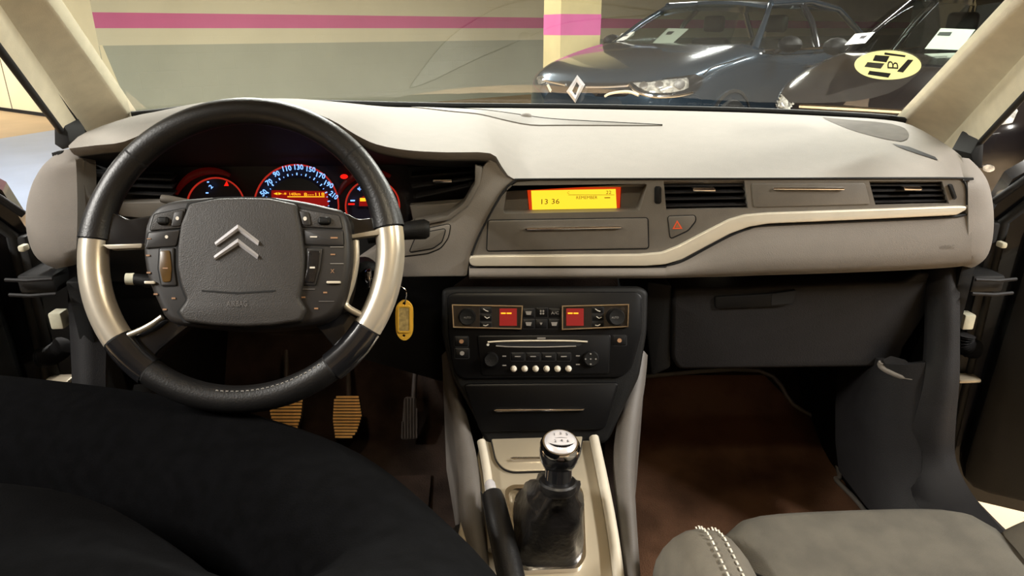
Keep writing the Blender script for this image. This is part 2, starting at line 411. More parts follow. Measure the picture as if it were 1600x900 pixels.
# ================================================================== PARKED CARS
HD = rad(221)
def parked(name, label, nose, paint, hood=0.0):
    n = V(nose); fx = V((math.cos(HD),math.sin(HD),0)); ly = V((-math.sin(HD),math.cos(HD),0))
    W = lambda x,y,z: n+fx*x+ly*y+V((0,0,z))
    root = empty(name, n+fx*-2.2, label, 'car')
    st = [(.03,.46,.60,.56,.34),(-.02,.62,.70,.64,.26),(-.10,.74,.775,.70,.2),(-.25,.82,.84,.76,.19),(-.5,.87,.91,.83,.2),(-.85,.895,.96,.90,.22),(-1.2,.90,1.0,.95,.22),(-1.6,.90,1.0,.965,.22),(-2.4,.90,1.0,.975,.22),(-3.2,.90,1.02,.99,.22),(-3.9,.86,1.04,1.0,.25),(-4.28,.72,.98,.92,.3),(-4.34,.55,.85,.78,.4)]
    st = cat2(st, 3, False); rows = []
    for x, hw, zc, zs, zb in st:
        k = hood if x > -1.3 else hood*max(0,1-(-1.3-x)/.6)
        zc += k; zs += k
        half = [(0,zc),(hw*.45,zc-.012),(hw*.78,zs+.045),(hw*.90,zs+.012),(hw*.965,zs-.03),(hw*.99,zs-.12),(hw,zs*.5+zb*.5),(hw*.985,zb+.12),(hw*.93,zb),(0,zb)]
        half = cat2(half, 2, False)
        rows.append([W(x,-y,z) for y,z in half[::-1]]+[W(x,y,z) for y,z in half[1:]])
    body = grid('body', rows, paint, root, angle=60)
    caps = [rows[0][:], rows[-1][:]]
    bv = BVHTree.FromPolygons([p for r in rows for p in r], [[i*len(r)+j, i*len(r)+j+1, (i+1)*len(r)+j+1, (i+1)*len(r)+j] for i,r in enumerate(rows[:-1]) for j in range(len(r)-1)])
    # nose cap
    c = W(.035,0,.47); vs = rows[0]+[c]; mesh('nose', vs, [[i,i+1,len(rows[0])] for i in range(len(rows[0])-1)], paint, root)
    # cabin
    H = hood*.7
    HR = H-.05 if paint == 'car_blue' else H
    gl = []
    for t in [k/6 for k in range(7)]:
        gl.append([W(lerp(-1.12-.26*abs(s)**2.2, -1.92-.12*abs(s)**2, t), s*lerp(.76,.56,t), lerp(.985+H,1.41+HR,t)+.025*math.sin(math.pi*t)*1) for s in [k/6-1 for k in range(13)]])
    ws = grid('windscreen', gl, 'car_glass', root)
    roof = [[W(x, s*(.57-.03*(x<-3)), 1.415+HR+.05*(1-s*s)*1-.03*((x+2.7)/1.0)**2*(.5)) for s in [k/4-1 for k in range(9)]] for x in (-1.9,-2.2,-2.7,-3.2,-3.6)]
    grid('roof', roof, paint, root, .03)
    for sgn in (-1,1):
        side = [[W(lerp(-1.45,-3.85,k/8), sgn*.845, 1.0+H*.4+.02*k/8) for k in range(9)], [W(lerp(-1.72,-3.75,k/8), sgn*.72, 1.22+H*.8) for k in range(9)], [W(lerp(-2.02,-3.55,k/8), sgn*.585, 1.405+HR-.03*(k/8)**2) for k in range(9)]]
        grid('side_window', side, 'car_glass', root)
        sweep('windscreen_pillar', [W(-1.36,sgn*.80,.97+H), W(-1.7,sgn*.69,1.2+H), W(-2.0,sgn*.575,1.41+HR)], [.04,.028,.026], paint, root, 8)
        sweep('roof_rail', [W(-2.0,sgn*.58,1.42+HR), W(-2.8,sgn*.585,1.46+HR), W(-3.6,sgn*.56,1.40+HR), W(-4.1,sgn*.7,1.08+H*.5)], .035, paint, root, 8)
        sweep('door_pillar', [W(-2.55,sgn*.855,1.0+H*.4), W(-2.6,sgn*.735,1.22+H*.8), W(-2.65,sgn*.595,1.42+HR)], .03, 'gloss_black', root, 8)
        sweep('waist_trim', [W(-1.4,sgn*.875,.99+H*.4), W(-2.6,sgn*.885,.995+H*.4), W(-3.8,sgn*.86,1.02+H*.4)], .012, 'chrome', root, 6)
        # mirror
        mc = W(-1.62, sgn*1.0, 1.04+H*.5)
        rws = []
        for k in range(7):
            a = math.pi*k/6; rws.append([mc+fx*(.09*math.cos(a))+ly*(sgn*.11*math.sin(a)*math.cos(b))+V((0,0,.075*math.sin(a)*math.sin(b))) for b in [2*math.pi*j/12 for j in range(13)]])
        grid('door_mirror', rws, 'dark_plastic', root); sweep('mirror_arm', [W(-1.62,sgn*.87,.98+H*.4), mc], .025, 'black', root, 8)
        # door handle and door shut line
        sweep('door_handle', [W(-2.35,sgn*.90,.86), W(-2.2,sgn*.915,.865), W(-2.5,sgn*.915,.865)], .012, paint, root, 6)
        for wx in (-.90,-3.55):
            lathe('wheel_arch', W(wx,sgn*.84,.33), ly*sgn, [(.37,0),(.385,.062),(.36,.066),(.355,0)], 'black', root, 28)
            wh = lathe('wheel', W(wx,sgn*.70,.32), ly*sgn, [(.20,0),(.31,.0),(.32,.03),(.32,.18),(.30,.21),(.215,.212),(.21,.18)], 'tyre', root, 28)
            lathe('wheel_rim', W(wx,sgn*.70,.32), ly*sgn, [(.21,.17),(.205,.20),(.08,.19),(.03,.20),(0,.2)], 'alloy', wh, 20)
    # simple inside: dashboard shelf and seats behind the glass
    dsh = [[W(x,s*.68,z) for s in (-1,-.5,0,.5,1)] for x,z in ((-1.25,.97),(-1.6,.99),(-1.75,.93),(-1.75,.6))]
    grid('dashboard_shelf', dsh, 'black', root)
    for sgn in (-1,1):
        c = W(-2.55,sgn*.36,.55); q = Matrix.Rotation(HD,3,'Z')
        box('seat_back', c-V((.07,.22,.0)), c+V((.07,.22,.55)), 'black', root, .05, 3, q)
        c = W(-2.6,sgn*.36,1.16); box('headrest', c-V((.05,.12,.0)), c+V((.05,.12,.17)), 'black', root, .04, 3, q)
    return root, bv, W, fx, ly
def cast(bv, px, py):
    d = ray(px,py).normalized(); h = bv.ray_cast(CAM, d)
    return (h[0] if h[0] else bv.find_nearest(CAM+d*n_dist)[0]), d
def onbody(name, poly, bv, mat, root, off=.006, thick=.02, parent=None, nr=7, nc=11):
    y0 = min(p[1] for p in poly)+.05; y1 = max(p[1] for p in poly)-.05; rows = []; dm = V((0,0,0))
    for k in range(nr):
        y = lerp(y0,y1,k/(nr-1)); xs_ = []
        for i in range(len(poly)):
            p, q = poly[i], poly[(i+1)%len(poly)]
            if (p[1]-y)*(q[1]-y) < 0: xs_.append(p[0]+(q[0]-p[0])*(y-p[1])/(q[1]-p[1]))
        if len(xs_) < 2: continue
        a, b = min(xs_), max(xs_); row = []
        for c in range(nc):
            q, d = cast(bv, lerp(a,b,c/(nc-1)), y); row.append(q-d*off); dm += d
        rows.append(row)
    return grid(name, rows, mat, parent or root, thick, dm.normalized())
def bodyline(name, pts, r, bv, mat, parent):
    return sweep(name, [q-d*r*.5 for q,d in (cast(bv,*p) for p in cat2(pts,4,False))], r, mat, parent, 6)
n_dist = 6.5
NOSE1 = (0.85,6.09,0)
car1, bv1, W1, fx1, ly1 = parked('parked_car', 'blue-grey parked hatchback with a chrome diamond badge on its nose', NOSE1, 'car_blue', .07)
hl = onbody('headlight', rpoly([(981,127),(1020,124.5),(1085,116),(1101,117),(1096,135),(1082,148),(1050,151),(1020,150),(1000,143)],3), bv1, 'gloss_black', car1, .012, .02)
onbody('headlight_lens', rpoly([(986,128),(1020,126.5),(1076,121),(1076,139),(1050,145),(1020,145),(1003,140)],3), bv1, 'lamp_clear', car1, .02, .01, hl)
bodyline('lamp_strip', [(983,132),(992,141),(1005,147),(1025,151),(1055,150),(1082,145)], .012, bv1, 'chrome', hl)
for px, py, rr in ((1006,133,6.5),(1030,132,7),(1062,131,9)): onbody('reflector', ell(px,py,rr,rr*.9,14), bv1, 'alloy', car1, .03, .01, hl)
onbody('headlight', rpoly([(838,120),(848,117),(853,129),(841,132)],2), bv1, 'lamp_clear', car1, .012, .02)
gr = onbody('grille', [(846,123),(885,129),(985,129),(990,146),(950,158),(900,164),(866,152),(852,138)], bv1, 'gloss_black', car1, .006, .02)
bodyline('grille_bar', [(849,125),(865,129),(884,133)], .012, bv1, 'chrome', gr); bodyline('grille_bar', [(916,136),(950,136),(982,134)], .012, bv1, 'chrome', gr)
def diamond(poly, hole):
    n = len(poly); a = [cast(bv1,*p) for p in poly+hole]; m = min((q-CAM).length for q,d in a)-.02
    fr = [CAM+d*(m-(.0 if i < n else .0)) for i,(q,d) in enumerate(a)]; mid = [CAM+(a[i][1]+a[n+i][1]).normalized()*(m-.03) for i in range(n)]; bk = [p+d*.06 for p,(q,d) in zip(fr,a)]
    vs = fr+mid+bk; fs = []
    for i in range(n):
        j = (i+1)%n; fs += [[i,j,2*n+j,2*n+i],[2*n+i,2*n+j,n+j,n+i],[i,j,3*n+j,3*n+i],[n+i,n+j,4*n+j,4*n+i],[3*n+i,3*n+j,4*n+j,4*n+i]]
    return mesh('badge', vs, fs, 'emblem_silver', gr, False)
diamond([(902,117),(914,132),(899,161),(885,143)], [(901,128),(905,134),(899,149),(894,142)])
bodyline('bumper_line', [(934,164),(946,150),(960,145),(982,143),(998,149)], .012, bv1, 'silver', car1); bodyline('bumper_line', [(856,133),(862,146),(869,163)], .012, bv1, 'silver', car1)
bodyline('hood_line', [(1100,116),(1112,106),(1140,97),(1165,89)], .006, bv1, 'black', car1)
# black car
fwd = V((math.cos(HD),math.sin(HD),0)); lft = V((-math.sin(HD),math.cos(HD),0))
NOSE2 = V(NOSE1)+lft*2.45+fwd*.10
car2, bv2, W2, fx2, ly2 = parked('parked_car', 'glossy black parked car seen behind the round windscreen sticker', tuple(NOSE2), 'car_black', .04)
n_dist = 5.0
onbody('headlight', rpoly([(1199,146),(1216,142),(1232,158),(1232,172),(1205,170)],3), bv2, 'lamp_clear', car2, .012, .02)
onbody('headlight', rpoly([(1538,182),(1575,160),(1592,170),(1580,196),(1548,198)],3), bv2, 'lamp_clear', car2, .012, .02)
bodyline('grille_trim', [(1250,166),(1330,170),(1430,176)], .014, bv2, 'chrome', car2)
onbody('fog_lamp', ell(1545,263,10,6,14), bv2, 'lamp_clear', car2, .012, .02)
# sheets of paper behind the parked cars' windscreens
def sheet(poly, W, H, label, ink):
    a, b, c = W(-1.15,0,.985+H), W(-1.95,0,1.41+H), W(-1.15,.5,.985+H); n = (b-a).cross(c-a).normalized()
    if n.dot(CAM-a) < 0: n = -n
    pl = Plane(a-n*.03, n); r = empty('paper_sheet', pl.hit(*poly[3]), label, 'paper', 'price sheets in parked cars')
    panel('sheet', poly, pl, 0, .002, 'sheet_white', r); panel('printed_block', ink, pl, .002, .001, 'sheet_ink', r)
sheet([(1044,44),(1076,45),(1050,68),(1020,67)], W1, 0, 'white printed sheet in the middle of the blue-grey car windscreen', [(1044,49),(1054,49),(1048,54),(1040,54)])
sheet([(972,52),(992,49),(990,55),(974,63),(961,64)], W1, 0, 'small crumpled white paper at the corner of the blue-grey car windscreen', [(975,55),(982,54),(980,56),(974,57)])
sheet([(1336,53),(1367,50),(1352,67),(1320,70)], W2, .028, 'white sheet at the near corner of the black car windscreen', [(1346,56),(1356,55),(1350,60),(1342,60)])
sheet([(1470,44),(1524,46),(1500,78),(1445,76)], W2, .028, 'large white sheet in the black car windscreen beside the cream pillar', [(1468,50),(1488,50),(1484,56),(1464,55)])

# ================================================================== CAR SHELL
# windscreen
zs = [1.035+.36*k/8 for k in range(9)]; xs = [-.74+1.48*k/20 for k in range(21)]
wsr = [[V((x*(1-.28*(z-1.035)/.36), YW(x*(1-.28*(z-1.035)/.36), z), z)) for x in xs] for z in zs]
win = structure(grid('window_1', wsr, 'windscreen_glass'))
# pillars
def pillar(n_, base, topx, outer):
    rows = []
    B = [PW(*base[0])] ; 
    ib, it = PW(*base[0]), PW(*topx[0]); ext_ = ib+(it-ib)*2.1
    secs = []
    for k, (bp, tp) in enumerate(zip(base, topx)):
        dy = -.02*k; b = PY(*bp, ib.y-.035*k); t = PY(*tp, it.y-.03*k); e = b+(t-b)*2.1; e.z = min(e.z, 1.42)
        lo = b-(t-b)*.25
        secs.append([lo, b, lerp(b,t,.5), t, lerp(t,e,.5), e])
    rows = [[secs[k][j] for k in range(len(secs))] for j in range(6)]
    rows = [cat2([tuple(p) for p in r], 4, False) for r in rows]
    o = structure(grid(n_, rows, 'pillar_cloth', None, .03, (0,.9,.2), 60))
    s = sweep('door_seal', [V(secs[-1][j])+V((outer*.004,-.002,0)) for j in range(1,6)], .0055, 'rubber', o, 8)
    panel('jamb_corner', [(83,178),(92,186),(106,206),(110,228),(96,234),(84,226)] if outer < 0 else [(1517,240),(1533,212),(1539,210),(1536,264),(1522,262)], FY(1.16), 0, .05, 'rubber', o, .004)
    c2 = sweep('trim_seam', [V(secs[-3][j])+V((0,-.001,0)) for j in range(6)], .0022, 'groove', o, 6)
    return o
pillar('trim_1', [(205,184),(172,192),(134,206),(120,212),(106,212)], [(75,0),(28,0),(-18,0),(-34,0),(-50,0)], -1)
pillar('trim_2', [(1410,192),(1450,205),(1487,222),(1496,232),(1510,240)], [(1597,0),(1650,0),(1698,0),(1714,0),(1733,0)], 1)
# roof lining with the reading light
rows = [[V((s*.60, YW(s*.6,1.40)-t*2.0, 1.395+.03*(1-s*s)+.05*math.sin(math.pi*min(1,t*1.1)))) for s in [k/8-1 for k in range(17)]] for t in [k/8 for k in range(9)]]
structure(grid('trim_3', rows, 'headliner', None, .04, (0,0,1)))
dome = empty('reading_light', (0,.47,1.40), 'small reading light in the roof lining above the gear lever', 'light')
box('lamp_base', (-.09,.41,1.40), (.09,.53,1.43), 'pillar_cloth', dome, .006); box('lens', (-.06,.44,1.392), (.06,.50,1.402), 'dome_glass', dome, .003)
ld = bpy.data.lights.new('reading_lamp','AREA'); ld.shape = 'RECTANGLE'; ld.size = .12; ld.size_y = .06; ld.energy = 1.1; ld.color = (1,.86,.62)
lo = bpy.data.objects.new('reading_lamp', ld); COL.objects.link(lo); lo.parent = dome; lo.location = (0,0,-.012)
# bonnet beyond the windscreen
rows = [[V((x, y-.35*x*x, z-.06*x*x)) for x in [-.85+1.7*k/14 for k in range(15)]] for y,z in ((1.60,.99),(1.8,.975),(2.1,.945),(2.35,.90),(2.5,.83),(2.55,.7))]
tag(grid('bonnet', rows, 'own_paint', None, .02), 'dark bonnet just showing beyond the windscreen base', 'bonnet')
# floor pan, bulkhead, side panels
prof = [(-1.2,.27),(.95,.27),(1.30,.28),(1.45,.36),(1.62,.62),(1.64,.85)]
cp = grid('footwell_carpet', [[V((x,y,z)) for x in [-.70+1.4*k/12 for k in range(13)]] for y,z in prof], 'carpet', None, .03, (0,.5,-1)); tag(cp, 'dark brown carpet over the footwell floor and bulkhead', 'carpet')
for nm, sx in (('left',-1),('right',1)):
    o = box('side_panel', (sx*.705-.012, 1.02, .28), (sx*.705+.012, 1.66, .84), 'dark_plastic', None, .004)
    tag(o, 'dark kick panel at the %s side of the footwell' % ('driver' if sx < 0 else 'passenger'), 'panel')
# sill and post trims
def post(sx, rowsp, label):
    rows = []
    for (pl, pr, py, xi, xo) in rowsp:
        a = PX(pl, py, sx*xi); b = PX(pr, py, sx*xo); m = (a+b)/2+V((0,-.012,.004))
        rows.append([a, lerp(a,m,.55), m, lerp(m,b,.5), b, b+V((sx*.012,.05,-.005))])
    rows = [cat2([tuple(r[k]) for r in rows], 3, False) for k in range(6)]
    o = grid('sill_trim', rows, 'lower_grey', None, .02, (sx*.3,.9,-.2), 60); return tag(o, label, 'trim')
post(1, [(1448,1500,415,.66,.70),(1450,1500,470,.66,.70),(1449,1500,540,.66,.70),(1443,1499,600,.65,.70),(1425,1493,670,.64,.70),(1415,1494,720,.64,.70),(1424,1518,770,.64,.70),(1450,1552,812,.64,.70),(1490,1600,862,.64,.70),(1540,1660,920,.64,.70)], 'dark grey post and door sill trim on the passenger side')
post(-1, [(170,104,405,.68,.735),(168,106,470,.68,.735),(166,110,540,.68,.735),(165,112,600,.68,.735),(168,110,680,.68,.735),(150,60,760,.68,.735),(90,0,840,.68,.735)], 'dark grey post trim beside the driver footwell')
# moulded kick trim on the passenger side with its rounded ledge
kt = empty('kick_trim', PX(1400,780,.63), 'dark moulded kick trim with a rounded ledge right of the passenger mat', 'trim')
rows = []
for pl, pr, py in ((1378,1446,566),(1374,1446,590),(1370,1445,640),(1366,1440,700),(1366,1440,760),(1372,1455,810)):
    a, b = PX(pl,py,.60), PX(pr,py,.655); rows.append([a+V((0,.14,0)), a+V((-.004,.03,0)), a+V((.004,-.006,0)), lerp(a,b,.5)+V((0,-.01,0)), b])
grid('moulding', rows, 'lower_grey', kt, .015, (.8,.6,0), 50)
lp = [PX(x,y,X) for x,y,X in ((1377,566,.60),(1376,572,.60),(1390,581,.61),(1415,590,.63),(1436,591,.65),(1446,583,.66))]
sweep('ledge', cat2([tuple(p) for p in lp],3,False), .005, 'dash_grey', kt, 8)
tp = [PX(1379,562,.60),PX(1392,556,.61),PX(1414,562,.63),PX(1440,583,.655),PX(1415,588,.63),PX(1390,579,.61)]
prism('ledge_top', tp, [p+V((0,.01,-.02)) for p in tp], 'lower_grey', kt)

# open doors
def door(sx, label):
    hx = sx*(.775 if sx > 0 else .80); hinge = V((hx,1.10,0)); root = structure(empty('door_1' if sx < 0 else 'door_2', hinge+V((0,0,.35)), label, 'door'))
    a = rad(63); d = V((sx*math.sin(a),-math.cos(a),0)); n = V((-sx*math.cos(a),-math.sin(a),0))     # n: inner side
    T = lambda s,z,o=0.0: hinge+d*s+n*o+V((0,0,z))
    def sl(name, outl, o0, o1, mat, par=root, hole=None):
        if hole:
            loops = [outl,hole]; flat = [p for l in loops for p in l]; tri = tessellate_polygon([[V((p[0],p[1],0)) for p in l] for l in loops]); N = len(flat)
            vs = [T(*p,o1) for p in flat]+[T(*p,o0) for p in flat]; fs = [list(t) for t in tri]+[[i+N for i in t] for t in tri]; s = 0
            for l in loops:
                for i in range(len(l)): fs.append([s+i,s+(i+1)%len(l),s+(i+1)%len(l)+N,s+i+N])
                s += len(l)
            return mesh(name, vs, fs, mat, par)
        return prism(name, [T(*p,o1) for p in outl], [T(*p,o0) for p in outl], mat, par, .008)
    outl = [(0,.40),(.04,.36),(1.05,.34),(1.12,.6),(1.14,.98),(1.08,1.34),(.62,1.37),(.38,1.27),(.12,1.06),(.02,.97),(0,.9)]
    hole = [(.16,1.0),(1.08,1.01),(1.03,1.30),(.64,1.325),(.42,1.24)]
    sl('door_shell', outl, -.05, .02, 'own_paint', root, hole)
    sl('inner_panel', rpoly([(.05,.40),(1.06,.38),(1.1,.62),(1.1,.96),(.18,.955),(.06,.92)],.05), .02, .055, 'dark_plastic')
    sl('window_pane', [(.15,.99),(1.09,1.0),(1.04,1.31),(.64,1.335),(.41,1.25)], -.02, -.016, 'door_glass')
    sweep('door_edge_seal', [T(.03,.40,.03), T(.025,.65,.03), T(.02,.9,.03), T(.12,1.03,.03), T(.4,1.26,.03)], .008, 'rubber', root, 8)
    sweep('frame_edge', [T(.0,.93,.024), T(.06,1.0,.024), T(.2,1.12,.024), T(.38,1.27,.024)], .006, 'lower_grey', root, 8)
    ap = sl('armrest', rpoly([(.3,.66),(.95,.68),(.95,.76),(.35,.73)],.03), .05, .11, 'dark_plastic')
    return root, T
dl, TL = door(-1, 'open driver door with black inner panel at the left edge')
dr, TR = door(1, 'open passenger door with black inner panel at the right edge')
# jambs, hinges, door wiring bellows
for sx, dd, pts in ((-1, dl, dict(h=(68,437), b=[(62,560),(78,556),(92,548),(101,538)], p=(93,498))), (1, dr, dict(h=(1532,437), b=[(1526,546),(1512,543),(1505,533),(1508,522)], p=(1508,500)))):
    X = sx*.775 if sx > 0 else -.80
    j = box('wing_jamb', (X-.015,1.06,.36), (X+.015,1.5,.90), 'black', None, .004)
    tag(j, 'black painted front wing jamb beside the %s door opening' % ('driver' if sx < 0 else 'passenger'), 'panel')
    hx, hy = pts['h']; c = PY(hx,hy,1.04)
    h = box('hinge', c-V((.028,.02,.016)), c+V((.028,.05,.014)), 'black', dd, .006)
    for dz in (-.012,.012): sweep('hinge_leaf', [c+V((-.034,-.032,dz)), c+V((0,-.038,dz)), c+V((.034,-.032,dz))], .003, 'lower_grey', h, 6)
    path = cat2([tuple(PY(x,y,1.05)) for x,y in pts['b']], 8, False)
    sweep('wiring_bellows', path, [.014+.003*(1 if k%2 else -1) for k in range(len(path))], 'lower_grey', dd, 12)
    px, py = pts['p']; q = PY(px,py,1.06)
    box('wiring_plug', q-V((.010,.012,.014)), q+V((.010,.012,.014)), 'white_plastic', dd, .003)
    q = PY(37 if sx < 0 else 1565, 387 if sx < 0 else 382, 1.05); box('hinge_bolt', q-V((.005,.008,.005)), q+V((.005,.008,.005)), 'white_plastic', dd, .003)
    z = PY(px, 594 if sx < 0 else 590, 1.05)
    box('check_strap', z-V((.020,.015,.004)), z+V((.020,.015,.004)), 'satin_console', dd, .003)
# black windscreen base seal
bl = [(205,181),(255,176),(320,168),(400,164),(480,162),(560,163.5),(680,166),(800,167),(900,168),(1050,171),(1180,174.5),(1300,180),(1380,185),(1415,190)]
ws_pts = [PW(x,y-1.5,.004) for x,y in bl]
o = sweep('windscreen_seal', cat2([tuple(p) for p in ws_pts],3,False), .006, 'rubber', None, 8); tag(o, 'black rubber seal along the base of the windscreen', 'seal')

# ================================================================== DASHBOARD
dash = empty('dashboard', (0,1.2,.80), 'grey car dashboard with orange clock display, air vents and a silver trim strip', 'dashboard')
FB = [((108,232,1.00),(107,228,1.03)),((150,227,.985),(135,206,1.15)),((195,221,.98),(205,183,1.26)),((250,196,.975),(255,178,1.36)),((310,174,.97),(320,171,1.42)),((390,166,.97),(400,166,1.46)),((460,169,.97),(480,164,1.49)),((515,186,.97),(560,165.5,1.5)),
 ((555,210,.972),(620,167.5,1.5)),((590,226,.975),(655,168,1.5)),((640,235,.978),(685,168.3,1.5)),((700,238,.982),(712,168.6,1.5)),((766,239.5,.99),(738,168.8,1.5)),((784,260,.994),(785,169,1.5)),((802,279,1.0),(842,169.5,1.5)),((850,279.5,1.0),(900,170,1.5)),((1000,279,1.0),(1050,173,1.49)),((1150,278.5,1.0),(1180,176.5,1.44)),((1300,277.5,1.0),(1300,182,1.37)),((1400,277,1.0),(1380,187,1.30)),((1470,276.5,1.0),(1425,196,1.23)),((1498,278,1.0),(1478,226,1.12)),((1511,285,1.005),(1502,244,1.06))]
Fp = cat2([tuple(PY(*a)) for a,b in FB], 3, False); Bp = cat2([tuple(PY(*b)) for a,b in FB], 3, False)
rows = []
for k in range(11):
    t = k/10; rows.append([V(a)*(1-t)+V(b)*t+V((0,0,.012*math.sin(math.pi*t)*min(1,abs(b[1]-a[1])/.3))) for a,b in zip(Fp,Bp)])
lip = [V(p)+V((0,.004,-.006)) for p in Fp]
pad = grid('top_pad', [[p+V((0,.012,-.010)) for p in lip], lip]+rows, 'dash_grey', dash, 0, angle=50)
# underside of the instrument hood
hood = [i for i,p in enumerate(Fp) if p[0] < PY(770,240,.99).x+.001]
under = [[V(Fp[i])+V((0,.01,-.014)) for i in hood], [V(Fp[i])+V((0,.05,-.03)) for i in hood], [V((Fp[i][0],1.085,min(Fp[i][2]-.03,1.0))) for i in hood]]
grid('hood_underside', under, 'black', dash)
# defrost slot with its sensor
dp = Plane((0,1.2,PY(1000,200,1.25).z*0+1.045), (0,-.12,1))
def padhit(px, py, off):   # a point on the pad
    p = CAM; d = ray(px,py).normalized(); h = padbv.ray_cast(CAM, d); q = h[0] if h[0] else PZ(px,py,1.04); return q+V((0,0,off))
padbv = BVHTree.FromPolygons([p for r in rows for p in r], [[i*len(rows[0])+j,i*len(rows[0])+j+1,(i+1)*len(rows[0])+j+1,(i+1)*len(rows[0])+j] for i in range(10) for j in range(len(rows[0])-1)])
def onpad(name, poly, off, mat, par=dash): 
    f = [padhit(*p,off) for p in poly]; return prism(name, f, [p-V((0,0,.006)) for p in f], mat, par)
def padpt(k, v, off):       # column k (fractional), depth v across the pad
    i0 = min(int(k), len(Fp)-2); t = k-i0; a = V(Fp[i0]).lerp(V(Fp[i0+1]), t); b = V(Bp[i0]).lerp(V(Bp[i0+1]), t)
    return a*(1-v)+b*v+V((0,0,.012*math.sin(math.pi*v)*min(1,abs(b.y-a.y)/.3)+off))
ks = [i for i,p in enumerate(Bp) if 640 < proj(p)[0] < 1060]; k0, k1 = ks[0], ks[-1]
def sv(t): h = .955-.355*t**1.5; return h-.2*math.sin(math.pi*t)**.9, h
slot = grid('defrost_slot', [[padpt(lerp(k0,k1,t/60), lerp(*sv(t/60), r/4), .002) for t in range(61)] for r in range(5)], 'fascia_grey', dash, .004, (0,0,-1))
sweep('slot_gap', [padpt(lerp(k0,k1,t/60), sv(t/60)[1], .002) for t in range(61)], .0012, 'groove', slot, 6)
c = padhit(822,183,.0); lathe('light_sensor', c, (0,0,1), [(.012,-.002),(.012,.002),(.009,.006),(.004,.008),(0,.0085)], 'dash_grey', dash, 16)
onbody('side_defrost_vent', [(1395,224),(1420,229),(1472,249),(1465,250),(1425,237),(1400,228)], padbv, 'groove', dash, .003, .004, nr=6, nc=12)
onbody('tweeter_cover', cat2([(1285,183),(1330,187.5),(1380,191),(1412,199),(1420,212),(1408,221),(1370,214),(1330,203),(1305,193)],2), padbv, 'cover_matte', dash, .003, .006, nr=12, nc=16)
pad_edge_z = PY(1150,279,1.0).z
zbot = PY(1250,432,1.0).z
# rounded ends of the dashboard
def endcap(A, B, sx):
    A = cat2([tuple(PY(*p)) for p in A],4,False); B = cat2([tuple(PY(*p)) for p in B],4,False)
    A = [V(p) for p in A]; B = [V(p) for p in B]; rws = [[p+V((-sx*.012,.03,0)) for p in A]]
    for a in range(0,91,15):
        q = rad(a); rws.append([V((lerp(p.x,r.x,math.sin(q)), lerp(p.y,r.y,1-math.cos(q)), lerp(p.z,r.z,.5*(math.sin(q)+1-math.cos(q))))) for p,r in zip(A,B)])
    rws.append([r+V((-sx*.004,.05,0)) for r in B]); rws.append([r+V((-sx*.02,.12,0)) for r in B])
    return grid('dash_end', rws, 'dash_grey', dash, angle=70), rws
endcap([(1499,246,1.06),(1507,266,1.022),(1512,286,1.0),(1513,330,.997),(1513,370,.995),(1511,400,.998),(1500,415,1.01)], [(1508,247,1.09),(1525,264,1.06),(1537,290,1.045),(1545.5,330,1.04),(1543,372,1.04),(1531,401,1.045),(1508,417,1.06)], 1)
le, lrw = endcap([(114,232,1.03),(118,248,1.003),(120,280,1.0),(121,330,.997),(120,370,.995),(118,400,.998),(113,415,1.01)], [(98,236,1.06),(72,262,1.05),(54,290,1.045),(44,330,1.04),(48,372,1.04),(64,403,1.045),(96,418,1.06)], -1)
for k in range(3):
    c = lerp(lrw[3][1],lrw[5][1],k/2)+V((0,-.002,.001)); box('end_vent_slot', c-V((.003,.004,.004)), c+V((.003,.004,.001)), 'groove', le)
# core behind the fascia
x0, x1 = PY(735,405,1.0).x, PY(1512,330,1.0).x
core = [(1.032,pad_edge_z-.008),(1.032,zbot+.006),(1.05,zbot),(1.40,zbot),(1.40,pad_edge_z-.02)]
mesh('fascia_core', [V((x,y,z)) for x in (x0,x1) for y,z in core], [[0,1,2,3,4],[5,6,7,8,9]]+[[i,(i+1)%5,5+(i+1)%5,5+i] for i in range(5)], 'dark_plastic', dash, False)
D = FY(1.0)
disp_h = rpoly([(793,290),(1012,287),(1000,330),(786,334)],5)
cv_h = [(1037,283),(1163,282),(1169,325.5),(1041,328)]
rv_h = [(1358,283),(1472,283.5),(1483,318),(1368,321)]
bp_ = rpoly([(738,399),(748,372),(766,337),(786,303),(806,285),(840,282),(1498,280),(1511,292),(1513,322),(1350,327.5),(1200,332.5),(1165,335.5),(1140,342.5),(1100,363),(1060,384),(1035,394),(1000,397.5)],6)
fas = panel('upper_fascia', bp_, D, .0, .030, 'fascia_grey', dash, holes=[disp_h,cv_h,rv_h])
sweep('fascia_gap', [D.hit(x,y,.0005) for x,y in cat2([(737,399),(747,372),(765,336),(785,301.5),(805,283),(840,280),(1150,279.2),(1494,278.3),(1505,282.5),(1510,294),(1511,320)],4,False)], .0016, 'groove', fas, 6)
# display recess
scr = panel('clock_display', [(824,295),(970,292),(968,333.5),(828,336)], FY(1.022), 0, .006, 'screen_red', dash)
sy = panel('lit_screen', [(830,298),(962,295.5),(964,332.5),(832,335)], FY(1.022), .001, .002, 'screen_yellow', scr)
panel('recess_cheek', [(786,300),(823,296),(827,337),(780,339)], FY(1.024), 0, .004, 'fascia_grey', fas); panel('recess_cheek', [(971,292),(1012,286),(1006,332),(969,335)], FY(1.024), 0, .004, 'fascia_grey', fas)
SF = FY(1.022)
ptext('13', 851, 315, 8, SF, .0014, 'screen_ink', scr, 10); ptext('36', 868, 314.5, 8, SF, .0014, 'screen_ink', scr, 12)
ptext('REMEMBER', 917, 308.5, 4.6, SF, .0014, 'screen_ink', scr, 33); ptext('22', 951, 300.5, 5, SF, .0014, 'screen_ink', scr, 8); ptext('C', 888, 301, 3.4, SF, .0014, 'screen_ink', scr); mark(924,304.6,72,.6,SF,.0013,'screen_faint',scr,'screen_line')
